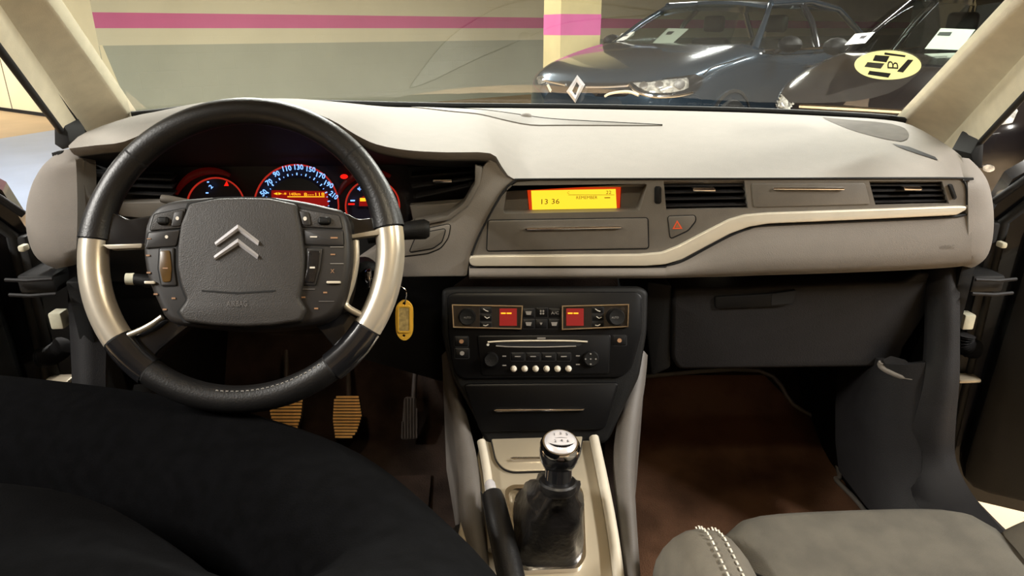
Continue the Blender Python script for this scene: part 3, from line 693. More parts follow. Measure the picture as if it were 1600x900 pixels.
for x in (843,893,905,918,935,945): mark(x, 331.5, 6, 1.4, SF, .0013, 'screen_faint', scr)
mark(949, 309, 9, 1.6, SF, .0013, 'screen_faint', scr)
# passenger vents
def vent(hole, Y, n, par, tab=None, wheel=None, vm='black'):
    tl, tr, br_, bl_ = hole; pl = FY(Y)
    grow = [(tl[0]-3,tl[1]-3),(tr[0]+3,tr[1]-3),(br_[0]+3,br_[1]+3),(bl_[0]-3,bl_[1]+3)]
    v = panel('air_vent', grow, FY(Y+.028), 0, .003, vm, par)
    for k in range(n):
        t = (k+.75)/(n+.3)
        a = V((lerp(tl[0],bl_[0],t), lerp(tl[1],bl_[1],t))); b = V((lerp(tr[0],br_[0],t), lerp(tr[1],br_[1],t)))
        A, B = pl.hit(a.x,a.y,-.004), pl.hit(b.x,b.y,-.004); h = .0011
        vs = [A+V((0,0,h)),B+V((0,0,h)),B+V((0,.02,h+.003)),A+V((0,.02,h+.003)),A-V((0,0,h)),B-V((0,0,h)),B+V((0,.02,-h+.003)),A+V((0,.02,-h+.003))]
        mesh('vent_slat', vs, [[0,1,2,3],[4,5,6,7],[0,1,5,4],[1,2,6,5],[2,3,7,6],[3,0,4,7]], 'lower_grey', v, False)
    if tab: panel('vent_tab', rrect(*tab, 1.5), pl, .004, .012, 'chrome', v, .0008)
    if wheel: seam(rrect(*wheel, 2.5), pl, .0, 'dark_plastic', par, 'vent_wheel', proud=.003)
    return v
vent(cv_h, 1.0, 4, dash, (1083,294,1118,299.5), (1024,292.5,1032,317))
vent(rv_h, 1.0, 4, dash, (1413,292,1441,297.5))
seam(rpoly([(1482,289),(1487,289),(1494,309),(1490,311)],2), D, 0, 'dark_plastic', fas, 'vent_wheel', proud=.003)
tl_ = panel('tray_lid', rpoly([(1174,287),(1352,286.5),(1360,319.5),(1178,324)],4), D, .0016, .006, 'fascia_grey', fas, .001)
panel('chrome_bar', rrect(1208,293.2,1320,297,1.8), D, .005, .006, 'chrome', tl_, .0008)
sl = seam(rpoly([(763,345),(1012,341),(1013,388),(761,392)],4), D, 0, 'fascia_grey', fas, 'storage_lid'); panel('chrome_bar', [(818,358.2),(824,356),(968,353.6),(973,355.5),(968,357.6),(824,360.6)], D, .006, .008, 'chrome', sl, .0008)
hz = seam(rpoly([(1044,338.5),(1086,337),(1087,345),(1075,360),(1048,372.5)],4), D, 0, 'fascia_grey', fas, 'hazard_button', proud=.002)
def ringtri(a, b, pl, off, mat, par, name):
    vs = [pl.hit(*p,off) for p in a+b]; mesh(name, vs, [[0,1,4,3],[1,2,5,4],[2,0,3,5]], mat, par, False)
ringtri([(1050.5,358),(1066.5,357.5),(1058,344)], [(1054,356),(1063,355.7),(1058,347.6)], D, .0024, 'hazard_red', hz, 'warning_triangle')
panel('warning_triangle', [(1055,355.4),(1062,355.2),(1058,349)], D, .0024, .0004, 'mark_amber', hz)
# silver strip
sp = [(733,406),(736,401),(760,400),(1000,398.2),(1035,395),(1060,385),(1100,364),(1140,343.5),(1165,336.3),(1200,333.3),(1350,328.3),(1500,322.8),(1511,323),(1510,328),(1495,336.5),(1350,343.5),(1200,350),(1170,355),(1140,366),(1100,387),(1065,406),(1040,413.5),(1010,416),(740,416.5),(734,413)]
strip = panel('trim_strip', rpoly(sp,4), D, .006, .02, 'silver', dash, .002, seg=3)
sweep('strip_gap', [D.hit(x,y,.0) for x,y in cat2([(734,418),(1010,417.8),(1042,415),(1067,407.5),(1102,388.6),(1142,367.5),(1171,356.6),(1200,351.6),(1350,345),(1495,338.2),(1512,329)],3,False)], .0022, 'groove', strip, 6)
# airbag panel below the strip
topc = [(733,416),(1010,416),(1042,413),(1067,405),(1102,386),(1142,365),(1171,354),(1200,349),(1270,346),(1350,343),(1420,340),(1495,336),(1518,329)]
botc = [436,435,434.5,434,433,432,431,430,428,425,422,417,413]
topc2 = cat2([(x,y,b) for (x,y),b in zip(topc,botc)],3,False); rows = [[] for _ in range(8)]
for x,y,b in topc2:
    rows[0].append(PY(x,y,1.004)); rows[1].append(PY(x,y,1.0)); rows[2].append(PY(x,lerp(y,b,.35),.996)); rows[3].append(PY(x,lerp(y,b,.65),.993)); p = PY(x,lerp(y,b,.88),.996); rows[4].append(p)
    q = PY(x,b,1.004); rows[5].append(q); rows[6].append(V((q.x,1.03,q.z-.006))); rows[7].append(V((q.x,1.10,q.z-.004)))
ab = grid('airbag_panel', rows, 'dash_grey', dash, angle=60)
ptext('AIRBAG', 1480, 386, 6, FY(.994), .001, 'fascia_grey', ab, 22)
# driver side: panel right of the wheel
dpn = panel('switch_panel', rpoly([(770,243),(786,262),(803,282),(784,303),(764,337),(746,372),(735,399),(732,417),(730,432),(560,434),(556,410),(640,352),(700,342),(730,320),(748,288),(754,262)],4), D, -.001, .03, 'dash_grey', dash, .003)
bt = seam(rpoly([(600,372),(704,350),(700,372),(688,388),(668,396),(600,404)],6), D, -.001, 'dash_grey', dpn, 'blank_switch'); seam(rpoly([(652,366),(696,358),(690,378),(676,388),(640,394)],4), D, .001, 'fascia_grey', bt, 'switch_cover')
panel('vent_surround', rpoly([(742,259),(754,262),(749,290),(731,322),(702,344),(646,354),(646,349),(698,338),(725,317),(742,287)],3), D, .004, .03, 'fascia_grey', dpn, .002)
# instrument housing
BZ = FY(1.062)
inst = panel('instrument_housing', [(118,228),(250,200),(330,180),(480,180),(560,222),(600,230),(768,246),(752,270),(738,330),(690,350),(560,440),(130,440),(118,330)], FY(1.085), 0, .01, 'black', dash)
lv = [(136,268),(268,272),(270,312),(146,306)]
rv = [(640,264),(746,260),(736,296),(652,318)]
vent(lv, 1.035, 3, dash); vent(rv, 1.035, 3, dash, (676,281,706,285.5))
panel('vent_ledge', [(182,316),(268,314),(262,345),(186,338)], FY(1.03), 0, .02, 'fascia_grey', inst, .003)
panel('vent_ledge', [(640,322),(742,314),(730,332),(700,344),(646,350)], FY(1.03), 0, .02, 'fascia_grey', inst, .003)
panel('vent_surround', rpoly([(122,255),(132,250),(130,280),(136,306),(148,322),(140,330),(128,318),(121,290)],3), FY(1.01), 0, .03, 'dash_grey', le, .003)
# gauges
G = FY(1.07)
def gauge(cx, cy, rx, par, ringm='ring_red'):
    g = panel('gauge', ell(cx,cy,rx,rx*.98,40), FY(1.078), 0, .004, 'gauge_face', par)
    sweep('gauge_ring', [FY(1.074).hit(x,y) for x,y in ell(cx,cy,rx,rx*.98,48)], .0013, ringm, g, 6, closed=True)
    return g
g0 = gauge(337,322,45,inst); g1 = gauge(463,322,66,inst); g2 = gauge(582,322,42,inst)
for cx, rx, g in ((330,58,g0),(582,56,g2)):
    pts = [FY(1.08).hit(cx+rx*math.cos(a), 322-rx*.95*math.sin(a)) for a in [rad(60+100*k/16) for k in range(17)]]; sweep('gauge_cowl', pts, [.0015+.0045*math.sin(math.pi*(.1+.8*k/16)) for k in range(17)], 'dim_red', g, 8)
panel('dial_centre', ell(463,324,47,46,36), FY(1.072), 0, .002, 'black', g1)
for s, x, y, r_ in (('50',412,301,62),('70',420.5,284.5,48),('90',432,271.5,32),('110',448.5,263,14),('130',467,261,0),('150',486,264.5,-14),('170',501.5,274,-32),('190',514,288,-50),('210',521.5,305,-66)):
    ptext(s, x, y, 8.4, FY(1.07), 0, 'gauge_blue', g1, 10.5 if len(s)==2 else 14, 'numeral', r_*.6)
for k in range(25):
    a = rad(188-8.15*k*1.0); R0, R1 = 48.5, 52 if k%2 == 0 else 50.3
    p, q = FY(1.07).hit(464+R0*math.cos(a), 322-R0*math.sin(a)), FY(1.07).hit(464+R1*math.cos(a), 322-R1*math.sin(a)); sweep('tick', [p,q], .0006 if k%2 else .0010, 'gauge_blue', g1, 4)
lc = panel('trip_display', [(424,297.5),(511,299),(514,322),(424,322)], FY(1.07), 0, .001, 'lcd_red', g1)
ptext('\u25c4\u25ba-8', 437.5, 302.5, 4, FY(1.07), .0006, 'lcd_amber', lc, 20); ptext('140km', 461, 303, 4.4, FY(1.07), .0006, 'lcd_amber', lc, 17); ptext('8---118', 491, 303.5, 5, FY(1.07), .0006, 'lcd_amber', lc, 32); mark(478,307.5,58,1.2,FY(1.07),.0006,'lcd_amber',lc)
ptext('2', 329.5, 291.5, 6, FY(1.07), 0, 'gauge_blue', g0, 5, 'numeral', 40); mark(323.5,301.5,4,1.8,FY(1.07),0,'gauge_blue',g0,'tick'); mark(325,284.5,3,1.8,FY(1.07),0,'gauge_blue',g0,'tick')
panel('warning_light', [(350,290.5),(354,283),(357,290.5)], FY(1.07), 0, .001, 'glow_red', g0); panel('warning_light', ell(537.5,276,6,3.6,14), FY(1.07), 0, .001, 'glow_red', inst)
ptext('90', 562,295,5.6,FY(1.07),0,'gauge_blue',g2,6,'numeral',40); mark(551,313.5,7,2,FY(1.07),0,'gauge_blue',g2,'tick'); mark(549,319,10,2.4,FY(1.07),0,'glow_red',g2,'tick'); panel('fuel_display', [(561,311),(575,302),(583,322),(561,322)], FY(1.07), 0, .001, 'lcd_red', g2); mark(567,312,9,5,FY(1.07),.0006,'lcd_amber',g2)
# lower dashboard, glove box
lower = panel('knee_panel', rpoly([(118,330),(640,352),(700,352),(740,425),(706,450),(700,600),(560,560),(540,470),(250,470),(240,600),(165,605),(120,470)],5), FY(1.09), 0, .02, 'dark_plastic', dash, .006)
GP = FY(1.055)
gb = panel('glove_box', rpoly([(1052,452),(1412,440),(1436,424),(1456,426),(1464,442),(1456,478),(1432,516),(1412,545),(1408,562),(1385,574),(1060,578),(1050,560)],8), GP, .006, .25, 'lower_grey', dash, .012, seg=3)
panel('inner_side', rpoly([(1012,440),(1050,446),(1048,575),(1018,588),(1008,500)],5), GP, 0, .25, 'dark_plastic', dash, .006)
hn = panel('glove_box_handle', rpoly([(1117,464),(1206,459),(1246,453),(1238,474),(1220,479),(1118,483)],4), GP, .011, .012, 'dark_plastic', gb, .003); panel('handle_recess', rpoly([(1206,460),(1246,454),(1238,474),(1205,477)],3), GP, .0115, .003, 'groove', hn)

# ================================================================== CENTRE STACK AND CONSOLE
A_, B_ = PY(850,455,.985), PY(850,690,.905)
sn = V((0, -(A_.z-B_.z), -(B_.y-A_.y)*-1*-1)).normalized(); sn = V((0,-(A_.z-B_.z), (A_.y-B_.y))).normalized()
SP = Plane(A_, sn)
cons = empty('centre_console', (0,.75,.30), 'centre console with black radio and climate stack above a satin gear tray', 'console')
panel('stack_surround', rpoly([(690,452),(705,448),(1000,447),(1014,455),(1012,520),(1000,590),(975,640),(950,695),(760,695),(735,640),(706,590),(690,520)],10), SP, -.004, .06, 'dark_plastic', cons, .008, seg=3)
stk = panel('stack_panel', rpoly([(699,462),(710,457),(995,456),(1004,463),(1003,520),(988,575),(972,590),(720,592),(708,577),(700,520)],8), SP, .002, .02, 'stack_black', cons, .003)
lowp = panel('lower_bin_lid', rpoly([(724,600),(968,598),(945,672),(750,676)],8), SP, .002, .02, 'stack_black', cons, .003)
panel('chrome_bar', [(771,641.5),(776,639.6),(908,639.4),(914,638.6),(912,642),(776,644)], SP, .008, .008, 'chrome', lowp, .001)
def frame(poly, w_, name, off, mat, par):
    cx = sum(p[0] for p in poly)/4; cy = sum(p[1] for p in poly)/4; inn = [(p[0]+(w_ if p[0]<cx else -w_), p[1]+(w_ if p[1]<cy else -w_)) for p in poly]
    return panel(name, poly, SP, off, .004, mat, par, holes=[inn])
def knob(px, py, rpx, h, mat, par, name, n=26):
    c = SP.hit(px,py,.002); r = (SP.hit(px+rpx,py,.002)-c).length
    o = lathe(name, c, sn, [(r*1.08,-.002),(r*1.05,h*.35),(r,h*.8),(r*.88,h),(r*.6,h*.96),(0,h*.94)], mat, par, n); return o
for poly, kx, lx, sx_ in (([(706,475.5),(817,477.5),(815,514.5),(708,512)],730,795,1), ([(878,477.5),(983,475),(982,511),(878,515.5)],961,899.5,-1)):
    cu = panel('climate_unit', poly, SP, .004, .004, 'gloss_black', stk); frame(poly, 1.7, 'chrome_frame', .007, 'chrome', cu)
    kn = knob(kx, 495, 13, .016, 'dark_plastic', cu, 'climate_knob'); ptext('AUTO', kx, 496, 3, SP, .018, 'mark_grey', kn, 11)
    lp_ = [(lx-14.5,482),(lx+12.5,482),(lx+12.5,509),(lx-14.5,509)]; l = panel('temperature_display', lp_, SP, .0055, .002, 'lcd_red', cu); 
    for dx in (-8.5,0.5): mark(lx+dx, 489.5, 7.5, 2, SP, .0066, 'lcd_amber', l)
    bx = 759 if sx_ > 0 else 934
    for k, (ox, yy) in enumerate(((0,484.5),(2,496.5),(0,508))):
        b = seam(rrect(bx-9,yy-5,bx+9,yy+5,1.5), SP, .004, 'stack_black', cu, 'air_button', grow=.7, proud=.001); c = SP.hit(bx+ox*sx_,yy,.0056)
        sweep('symbol', [SP.hit(bx-4+ox,yy+(-2 if k<2 else 0),.0056), SP.hit(bx+ox,yy+1,.0056), SP.hit(bx+4+ox,yy-(1 if k!=0 else -2),.0056)], .0007, 'mark_white', b, 5)
for x, y, s in ((826,489,'fan'),(847,488,'+'),(867,489,'A/C'),(826,506,'fan'),(846,506,'v'),(866,506,'car')):
    b = seam(rrect(x-9.5,y-7.5,x+9.5,y+7.5,1.5), SP, .002, 'stack_black', stk, 'climate_button', grow=.7, proud=.0015)
    if s == 'A/C': ptext('A/C', x, y, 4.4, SP, .0042, 'mark_grey', b, 12)
    elif s == 'v': panel('symbol', [(x-3,y-2),(x+2,y-2),(x-.5,y+2)], SP, .0042, .0005, 'mark_grey', b)
    elif s == '+':
        for dx in (-2,2):
            for dy in (-2,2): panel('symbol', ell(x+dx,y+dy,1.6,1.6,8), SP, .0042, .0005, 'mark_grey', b)
    else: panel('symbol', [(x-5,y-2.6),(x+5,y-2.6),(x+3.4,y+3),(x-3.4,y+3)], SP, .0042, .0005, 'mark_grey', b)
rd = panel('radio', rpoly([(745,524),(955,523),(952,585),(752,587)],5), SP, .004, .01, 'stack_black', stk, .002)
sweep('slot_edge', [SP.hit(x,y,.0055) for x,y in cat2([(762,534.5),(790,533),(840,532.4),(890,532.6),(918,534)],4,False)], .0014, 'silver', rd, 6); panel('disc_slot', [(772,535),(912,534.5),(905,541),(780,542)], SP, .0045, .002, 'groove', rd)
sweep('slot_edge', [SP.hit(x,y,.0055) for x,y in cat2([(775,540.5),(800,542),(850,542.3),(900,541)],4,False)], .0010, 'mark_grey', rd, 6); mark(846,528.5,13,2.4,SP,.0046,'mark_grey',rd,'maker_mark'); panel('status_dot', ell(762.5,538.5,2.2,2.2,8), SP, .0046, .0006, 'mark_white', rd)
knob(767,561,11,.014,'dark_plastic',rd,'volume_knob')
pad_ = knob(923,560,12,.008,'dark_plastic',rd,'control_pad')
for dx,dy in ((0,0),(-8,0),(8,0),(0,8),(0,-8)): panel('symbol', ell(923+dx,561+dy,1.4,1.2,8), SP, .0106, .0005, 'mark_grey', pad_)
for x, s in ((809,'BAND'),(833,'SRC'),(857,'\u266a'),(881,'TA')):
    b = seam(rrect(x-11,551,x+11,564,1.5), SP, .004, 'stack_black', rd, 'radio_button', grow=.7, proud=.0012); mark(x,557,9,1.6,SP,.0056,'mark_grey',b)
for x, y in ((788,556.5),(788,571),(903,556),(903,569.5)): mark(x,y,6,1.6,SP,.0046,'mark_grey',rd)
for k in range(6):
    c = SP.hit(802.5+17.1*k,576,.004); r = (SP.hit(807.5,576,.004)-SP.hit(802.5,576,.004)).length; lathe('preset_button', c, sn, [(r,-.002),(r,.003),(r*.8,.0055),(r*.4,.0068),(0,.007)], 'button_white', rd, 16)
for x, y, c_ in ((721,533.5,'mark_amber'),(722,552,'mark_grey'),(968,532,'mark_amber')):
    b = seam(rrect(x-11,y-8,x+11,y+8,2), SP, .002, 'stack_black', stk, 'side_switch', grow=.8, proud=.0016); panel('symbol', ell(x,y,3.6,3.4,10), SP, .0042, .0005, c_, b)
# console top
C1, C2 = PY(850,690,.905), PZ(860,895,.545)
cn = V((0, -(C1.z-C2.z), (C1.y-C2.y))); cn = V((0,cn.y,cn.z)).normalized()
if cn.z < 0: cn = -cn
CP = Plane(C1, cn)
top = panel('console_top', rpoly([(757,672),(915,670),(930,690),(952,800),(972,905),(972,960),(690,960),(722,800),(748,700)],8), CP, -.004, .05, 'satin_console', cons, .006, seg=3)
seam(rpoly([(765,672),(912,670),(905,712),(893,728),(872,734),(800,736),(786,731),(775,718)],8), CP, .0, 'satin_console', top, 'tray_cover', grow=1.5)
panel('chrome_bar', [(796,715),(802,713.4),(862,713),(862,716.4),(802,718)], CP, .008, .008, 'chrome', top, .0012)
def rail(name, pts, r, mat, flat=1.0): return sweep(name, cat2([tuple(p) for p in pts],4,False), r, mat, cons, 12, flat)
def at(px, py, off): return CP.hit(px,py,off)
rail('edge_trim', [at(928,684,.004),at(938,730,.004),at(950,790,.004),at(960,850,.004),at(968,915,.004)], .0075, 'silver')
rail('edge_trim', [at(752,690,.004),at(757,715,.004),at(762,745,.004),at(766,790,.004),at(770,860,.004)], .0065, 'silver')
# side bolsters of the console
def bolster(sgn, P):
    rows = []
    for a, b, py, off in P:
        p, q = CP.hit(a,py,off), CP.hit(b,py,off); m = (p+q)/2+cn*.010
        rows.append([p-cn*.02, p, lerp(p,m,.6)+cn*.003, m, lerp(m,q,.4)+cn*.003, q, q-cn*.03, q-cn*.03-V((0,0,.20))])
    rows = [cat2([tuple(r[k]) for r in rows],3,False) for k in range(8)]
    return grid('console_side', rows, 'console_grey' , cons, angle=60)
bolster(1, [(990,1012,555,.05),(978,1008,600,.03),(966,1000,650,.01),(960,994,700,.004),(962,992,750,.0),(968,994,800,.0),(974,998,860,.0),(980,1003,930,.0)])
bolster(-1, [(712,690,555,.05),(718,698,600,.03),(730,706,650,.01),(742,712,700,.004),(752,717,750,.0),(756,717,800,.0),(762,733,860,.0),(768,740,930,.0)])
box('console_base', (-.135,.55,.27), (.105,.86,.50), 'dark_plastic', cons, .01); box('console_base', (-.12,.98,.27), (.12,1.2,.74), 'dark_plastic', cons, .01)

# gear lever
gl_ = empty('gear_lever', at(862,850,0), 'gear lever with silver topped round knob and black leather gaiter', 'gear lever')
def ringpx(cx, cy, rx, ry, off, n=32, sq=1.0):
    out = []
    for k in range(n):
        a = 2*math.pi*k/n; c, s = math.cos(a), math.sin(a); e = sq
        out.append(at(cx+rx*math.copysign(abs(c)**e,c), cy+ry*math.copysign(abs(s)**e,s), off))
    return out
fr = rpoly([(788,765),(800,757),(905,757),(912,770),(916,870),(905,888),(818,892),(808,880)],8)
inn = rpoly([(794,771),(803,763),(900,763),(906,774),(910,868),(900,882),(822,886),(813,876)],8)
panel('gaiter_frame', fr, CP, .006, .012, 'chrome', gl_, holes=[inn])
Kb = PZ(874,765,.66); Kt = PZ(875,698,.728)
Kb = V((Kt.x-.002, Kt.y-.006, Kt.z-.050))
rws = []
base = ringpx(857,824,55,64,.004,40,.42)
n = 40
for j, t in enumerate([0,.08,.2,.35,.5,.65,.8,.92,1.0]):
    row = []
    for k in range(n):
        a = 2*math.pi*k/n; r = .021
        topp = Kb+V((math.cos(a)*r, -math.sin(a)*r*1.0, 0)); p = base[k]; e = t**.75
        q = V((lerp(p.x,topp.x,t**.85), lerp(p.y,topp.y,t**.85), lerp(p.z,topp.z,t**1.0+.12*math.sin(math.pi*t))))
        wr = .006*math.sin(math.pi*t)*math.sin(5*a+6*t+1.3*math.sin(3*a))+.004*math.sin(math.pi*t)*math.sin(22*t+2*a)
        out = (q-V(((Kb.x+q.x*0),q.y*0+Kb.y,q.z))); out.z = 0
        if out.length > 1e-5: q += out.normalized()*wr
        row.append(q)
    rws.append(row+[row[0]])
grid('gaiter', rws, 'gaiter', gl_, angle=70)
ax = (Kt-Kb).normalized()
lathe('collar', Kb-ax*.004, ax, [(.021,-.004),(.0235,.0),(.0235,.008),(.021,.010),(.018,.009)], 'leather', gl_, 28)
stk2 = lathe('stem', Kb, ax, [(.016,-.01),(.0165,.012),(.0155,.03),(.016,.045),(.018,.06)], 'gloss_black', gl_, 24)
kax = (ax+V((0,-.35,.1))).normalized()
kn = lathe('knob', Kt-kax*.01, kax, [(.012,-.026),(.019,-.020),(.0235,-.008),(.0245,.004),(.0235,.012),(.020,.0175),(.0185,.018)], 'gloss_black', gl_, 32)
lathe('knob_cap', Kt-kax*.01, kax, [(.0195,.015),(.0195,.019),(.016,.0222),(.009,.0245),(0,.0252)], 'emblem_silver', kn, 32)
lathe('knob_ring', Kt-kax*.01, kax, [(.0200,.012),(.0242,.0095),(.0244,.0125),(.0215,.0178),(.0195,.0180)], 'chrome', kn, 32)
kr = V((1,0,0)); kr = (kr-kax*kr.dot(kax)).normalized(); ku = kax.cross(kr)
tc = Kt-kax*.01+kax*.0256
for s, dx, dy in (('1',-.0075,.006),('3',0,.0065),('5',.0075,.006),('2',-.0075,-.005),('4',0,-.005),('6',.0075,-.005)): text(s, tc+kr*dx+ku*dy-kax*.0012*(1 if dx else .3), kr, ku, .0042, 'sheet_ink', kn, name='numeral')
sweep('shift_line', [tc+kr*-.0075-kax*.0012, tc-kax*.0002, tc+kr*.0075-kax*.0012], .0004, 'sheet_ink', kn, 5)

# handbrake
hb = empty('handbrake', at(800,900,0), 'black leather handbrake lever with a chrome release button', 'handbrake')
h0, h1 = at(769,772,.035), at(812,960,.035)
dv = (h0-h1).normalized()
sweep('grip', [h1, lerp(h1,h0,.3), lerp(h1,h0,.7), lerp(h1,h0,.95), h0, h0+dv*.002], [.0165,.017,.0165,.0155,.0135,.009], 'leather', hb, 18)
lathe('release_button', h0, dv, [(.0075,-.004),(.0075,.016),(.006,.020),(0,.0205)], 'emblem_silver', hb, 18)
sweep('grip_seam', [h1+V((-.0165,.0,.004)), h0+V((-.0150,0,.004))], .0012, 'groove', hb, 6)

# ================================================================== STEERING WHEEL
wa = rad(27); WC = V((-.375,.821,.9445)); wu = V((0,math.sin(wa),math.cos(wa))); wn = V((0,-math.cos(wa),math.sin(wa))); wr_ = V((1,0,0))
WP = Plane(WC, wn); WR = .178
sw = empty('steering_wheel', WC, 'black leather steering wheel with silver side inserts and a fixed button hub', 'steering wheel')
def arc(name, a0, a1, rr, rn, mat, bump=None, step=3):
    n = max(3,int(abs(a1-a0)/step)); rows = []
    for i in range(n+1):
        t = i/n; a = rad(lerp(a0,a1,t)); e = wr_*math.cos(a)+wu*math.sin(a); r1, r2 = rr, rn
        if bump: k = bump(t); r1 += k; r2 += k*.4
        rows.append([WC+e*(WR+math.cos(q)*r1)+wn*(math.sin(q)*r2) for q in [2*math.pi*k/16 for k in range(17)]])
    o = grid(name, rows, mat, sw, angle=60)
    for r in (rows[0],rows[-1]): pass
    return o
arc('leather_rim', 9, 174, .0165, .0155, 'leather', lambda t: .003*(max(0,1-t/.12)+max(0,1-(1-t)/.12)))
arc('silver_insert', 174.6, 215.4, .0175, .0155, 'insert_silver'); arc('silver_insert', -32.4, 8.4, .0175, .0155, 'insert_silver')
arc('gloss_insert', 216, 233, .0185, .0155, 'gloss_black'); arc('gloss_insert', 307, 327, .0185, .0155, 'gloss_black')
arc('leather_rim', 233.6, 306.4, .0165, .0155, 'leather')
for a in (8.7,174.3,215.7,233.3,306.7,327.3,42,138): arc('rim_seam', a-.35, a+.35, .0166, .0156, 'groove', step=.3)
# stitching on the lower rim
for k in range(22):
    a = rad(262+42*k/21); e = wr_*math.cos(a)+wu*math.sin(a); p = WC+e*(WR-.010)+wn*.0125; t = (-wr_*math.sin(a)+wu*math.cos(a))*.0016
    if k == 0: st_v, st_f = [], []
    q = e*.0007; b0 = len(st_v); st_v += [p-t-q, p+t-q, p+t+q, p-t+q, p+wn*.001]; st_f += [[b0,b0+1,b0+4],[b0+1,b0+2,b0+4],[b0+2,b0+3,b0+4],[b0+3,b0,b0+4],[b0,b0+1,b0+2,b0+3]]
o = mesh('rim_stitching', st_v, st_f, 'mark_grey', sw, False); o['kind'] = 'stuff'
def wpan(name, poly, off, th, mat, par=sw, bev=.0, r=4, seg=2): return panel(name, rpoly(poly, r), WP, off, th, mat, par, bev, seg=seg)
wpan('spoke', [(148,338),(175,330),(200,343),(240,335),(240,380),(222,385),(145,384)], .006, .022, 'gloss_black', sw, .006, 6, 3)
wpan('spoke', [(535,330),(560,343),(582,340),(606,322),(626,352),(600,358),(560,368),(538,374)], .006, .022, 'gloss_black', sw, .006, 6, 3)
wpan('spoke', [(198,532),(258,499),(300,505),(250,545),(222,575)], .0, .02, 'gloss_black', sw, .005, 4)
wpan('spoke', [(490,505),(545,486),(584,506),(552,535),(530,560),(520,540)], .0, .02, 'gloss_black', sw, .005, 4)
wpan('silver_bar', [(160,382.5),(222,380.5),(221,387),(170,389)], .012, .012, 'insert_silver', sw, .002, 2)
wpan('silver_bar', [(542,368),(600,357),(622,354),(612,364),(546,372.5)], .012, .012, 'insert_silver', sw, .002, 2)
def wbar(pts, r, mat='insert_silver', name='silver_bar'): return sweep(name, cat2([tuple(WP.hit(x,y,.006)) for x,y in pts],4,False), r, mat, sw, 10)
wbar([(200,524),(222,515),(240,505),(254,495)], .0035); wbar([(556,376),(556,410),(549,445),(540,470),(543,480),(562,491),(582,498)], .0042)
# hub
HUB = [(236,330),(262,314),(320,307),(400,305),(460,311),(512,322),(538,333),(547,380),(545,432),(532,478),(505,502),(455,511),(380,516),(305,511),(262,502),(242,468),(228,432),(222,390),(226,352)]
hub = panel('hub', cat2(HUB,3), WP, .030, .055, 'pod_plastic', sw, .008, seg=3)
HP = WP
cp_ = [(294,318),(340,309),(380,308),(420,309),(462,318),(470,355),(475,400),(473,440),(467,466),(478,484),(470,502),(425,509),(380,511),(335,509),(288,503),(277,487),(291,468),(282,446),(276,418),(276,388),(281,350)]
panel('gap', [((p[0]-378)*1.012+378,(p[1]-410)*1.010+410) for p in cp_], WP, .0306, .002, 'groove', hub)
hc = panel('airbag_cover', rpoly(cp_,5), WP, .037, .01, 'hub_plastic', sw, .006, seg=4)
HO = .0375
for pts in ([(335,379),(371.5,350.5),(405,376.5),(403,384),(372,361),(338,385)], [(334,400),(371.5,372.5),(404,398),(402,405),(372,383.5),(336,406.5)]):
    mid = lambda a,b: ((a[0]+b[0])/2,(a[1]+b[1])/2)
    o_ = [WP.hit(*p,HO) for p in pts]; ridge = [WP.hit(*mid(pts[0],pts[5]),HO+.003), WP.hit(*mid(pts[1],pts[4]),HO+.0045), WP.hit(*mid(pts[2],pts[3]),HO+.003)]
    mesh('chevron_emblem', o_+ridge, [[0,1,7,6],[1,2,8,7],[4,5,6,7],[3,4,7,8],[5,0,6],[2,3,8]], 'emblem_silver', hc, False)
ptext('AIRBAG', 370, 474.5, 9, WP, HO+.0003, 'emboss', hc, 32)
panel('cover_crease', [(315,453),(370,456.5),(430,453),(430,455.5),(370,459.5),(315,455.5)], WP, HO, .001, 'groove', hc)
PO = .0305
def pod(poly, name, mat='pod_plastic', r=3): return seam(rpoly(poly,r), WP, PO, mat, hub, name, grow=1.0, proud=.0016)
a = pod([(241,335),(290,325),(284,356),(234,360)], 'button_plate', 'hub_plastic')
panel('scroll_wheel', rrect(244,338,262,350,4), WP, PO+.006, .008, 'dark_plastic', a, .003, seg=3); b = panel('button', rpoly([(272,331),(287,329),(282,353),(267,354)],3), WP, PO+.0032, .004, 'pod_plastic', a, .001); panel('symbol', ell(277,341,2.8,3,10), WP, PO+.0036, .0005, 'mark_white', b)
a = pod([(232,363),(281,359),(275,384),(227,388)], 'button_plate', 'pod_plastic'); panel('symbol', ell(260,370,2.6,2.6,10), WP, PO+.0022, .0005, 'mark_white', a); mark(232.5,373,6,1.6,WP,PO+.0022,'mark_amber',a)
a = pod([(249,388),(272,387),(272,420),(276,446),(252,447),(247,420)], 'slider'); panel('slider_window', rpoly([(250,392),(265,391),(268,420),(266,440),(254,441),(249,420)],3), WP, PO+.0026, .002, 'slider_brown', a, .0005); mark(258,419,8,2,WP,PO+.003,'mark_amber',a)
for x,y,c_ in ((231,399,'mark_amber'),(232,426,'mark_amber'),(243,459.5,'mark_amber'),(271,466,'mark_amber'),(257,483.5,'mark_amber')): mark(x,y,6,2.6,WP,PO+.0004,c_,hub)
panel('silver_key', rrect(225,439,241,443.5,1.5), WP, PO+.003, .003, 'silver', hub, .0006)
a = pod([(464,325),(530,337),(535,357),(472,354)], 'button_plate', 'hub_plastic')
panel('scroll_wheel', rrect(496,338,516,350,4), WP, PO+.006, .008, 'dark_plastic', a, .003, seg=3); b = panel('button', rpoly([(467,329),(482,331),(486,352),(473,352)],3), WP, PO+.0032, .004, 'pod_plastic', a, .001); panel('symbol', ell(476.5,341.5,3,3.2,10), WP, PO+.0036, .0005, 'mark_white', b)
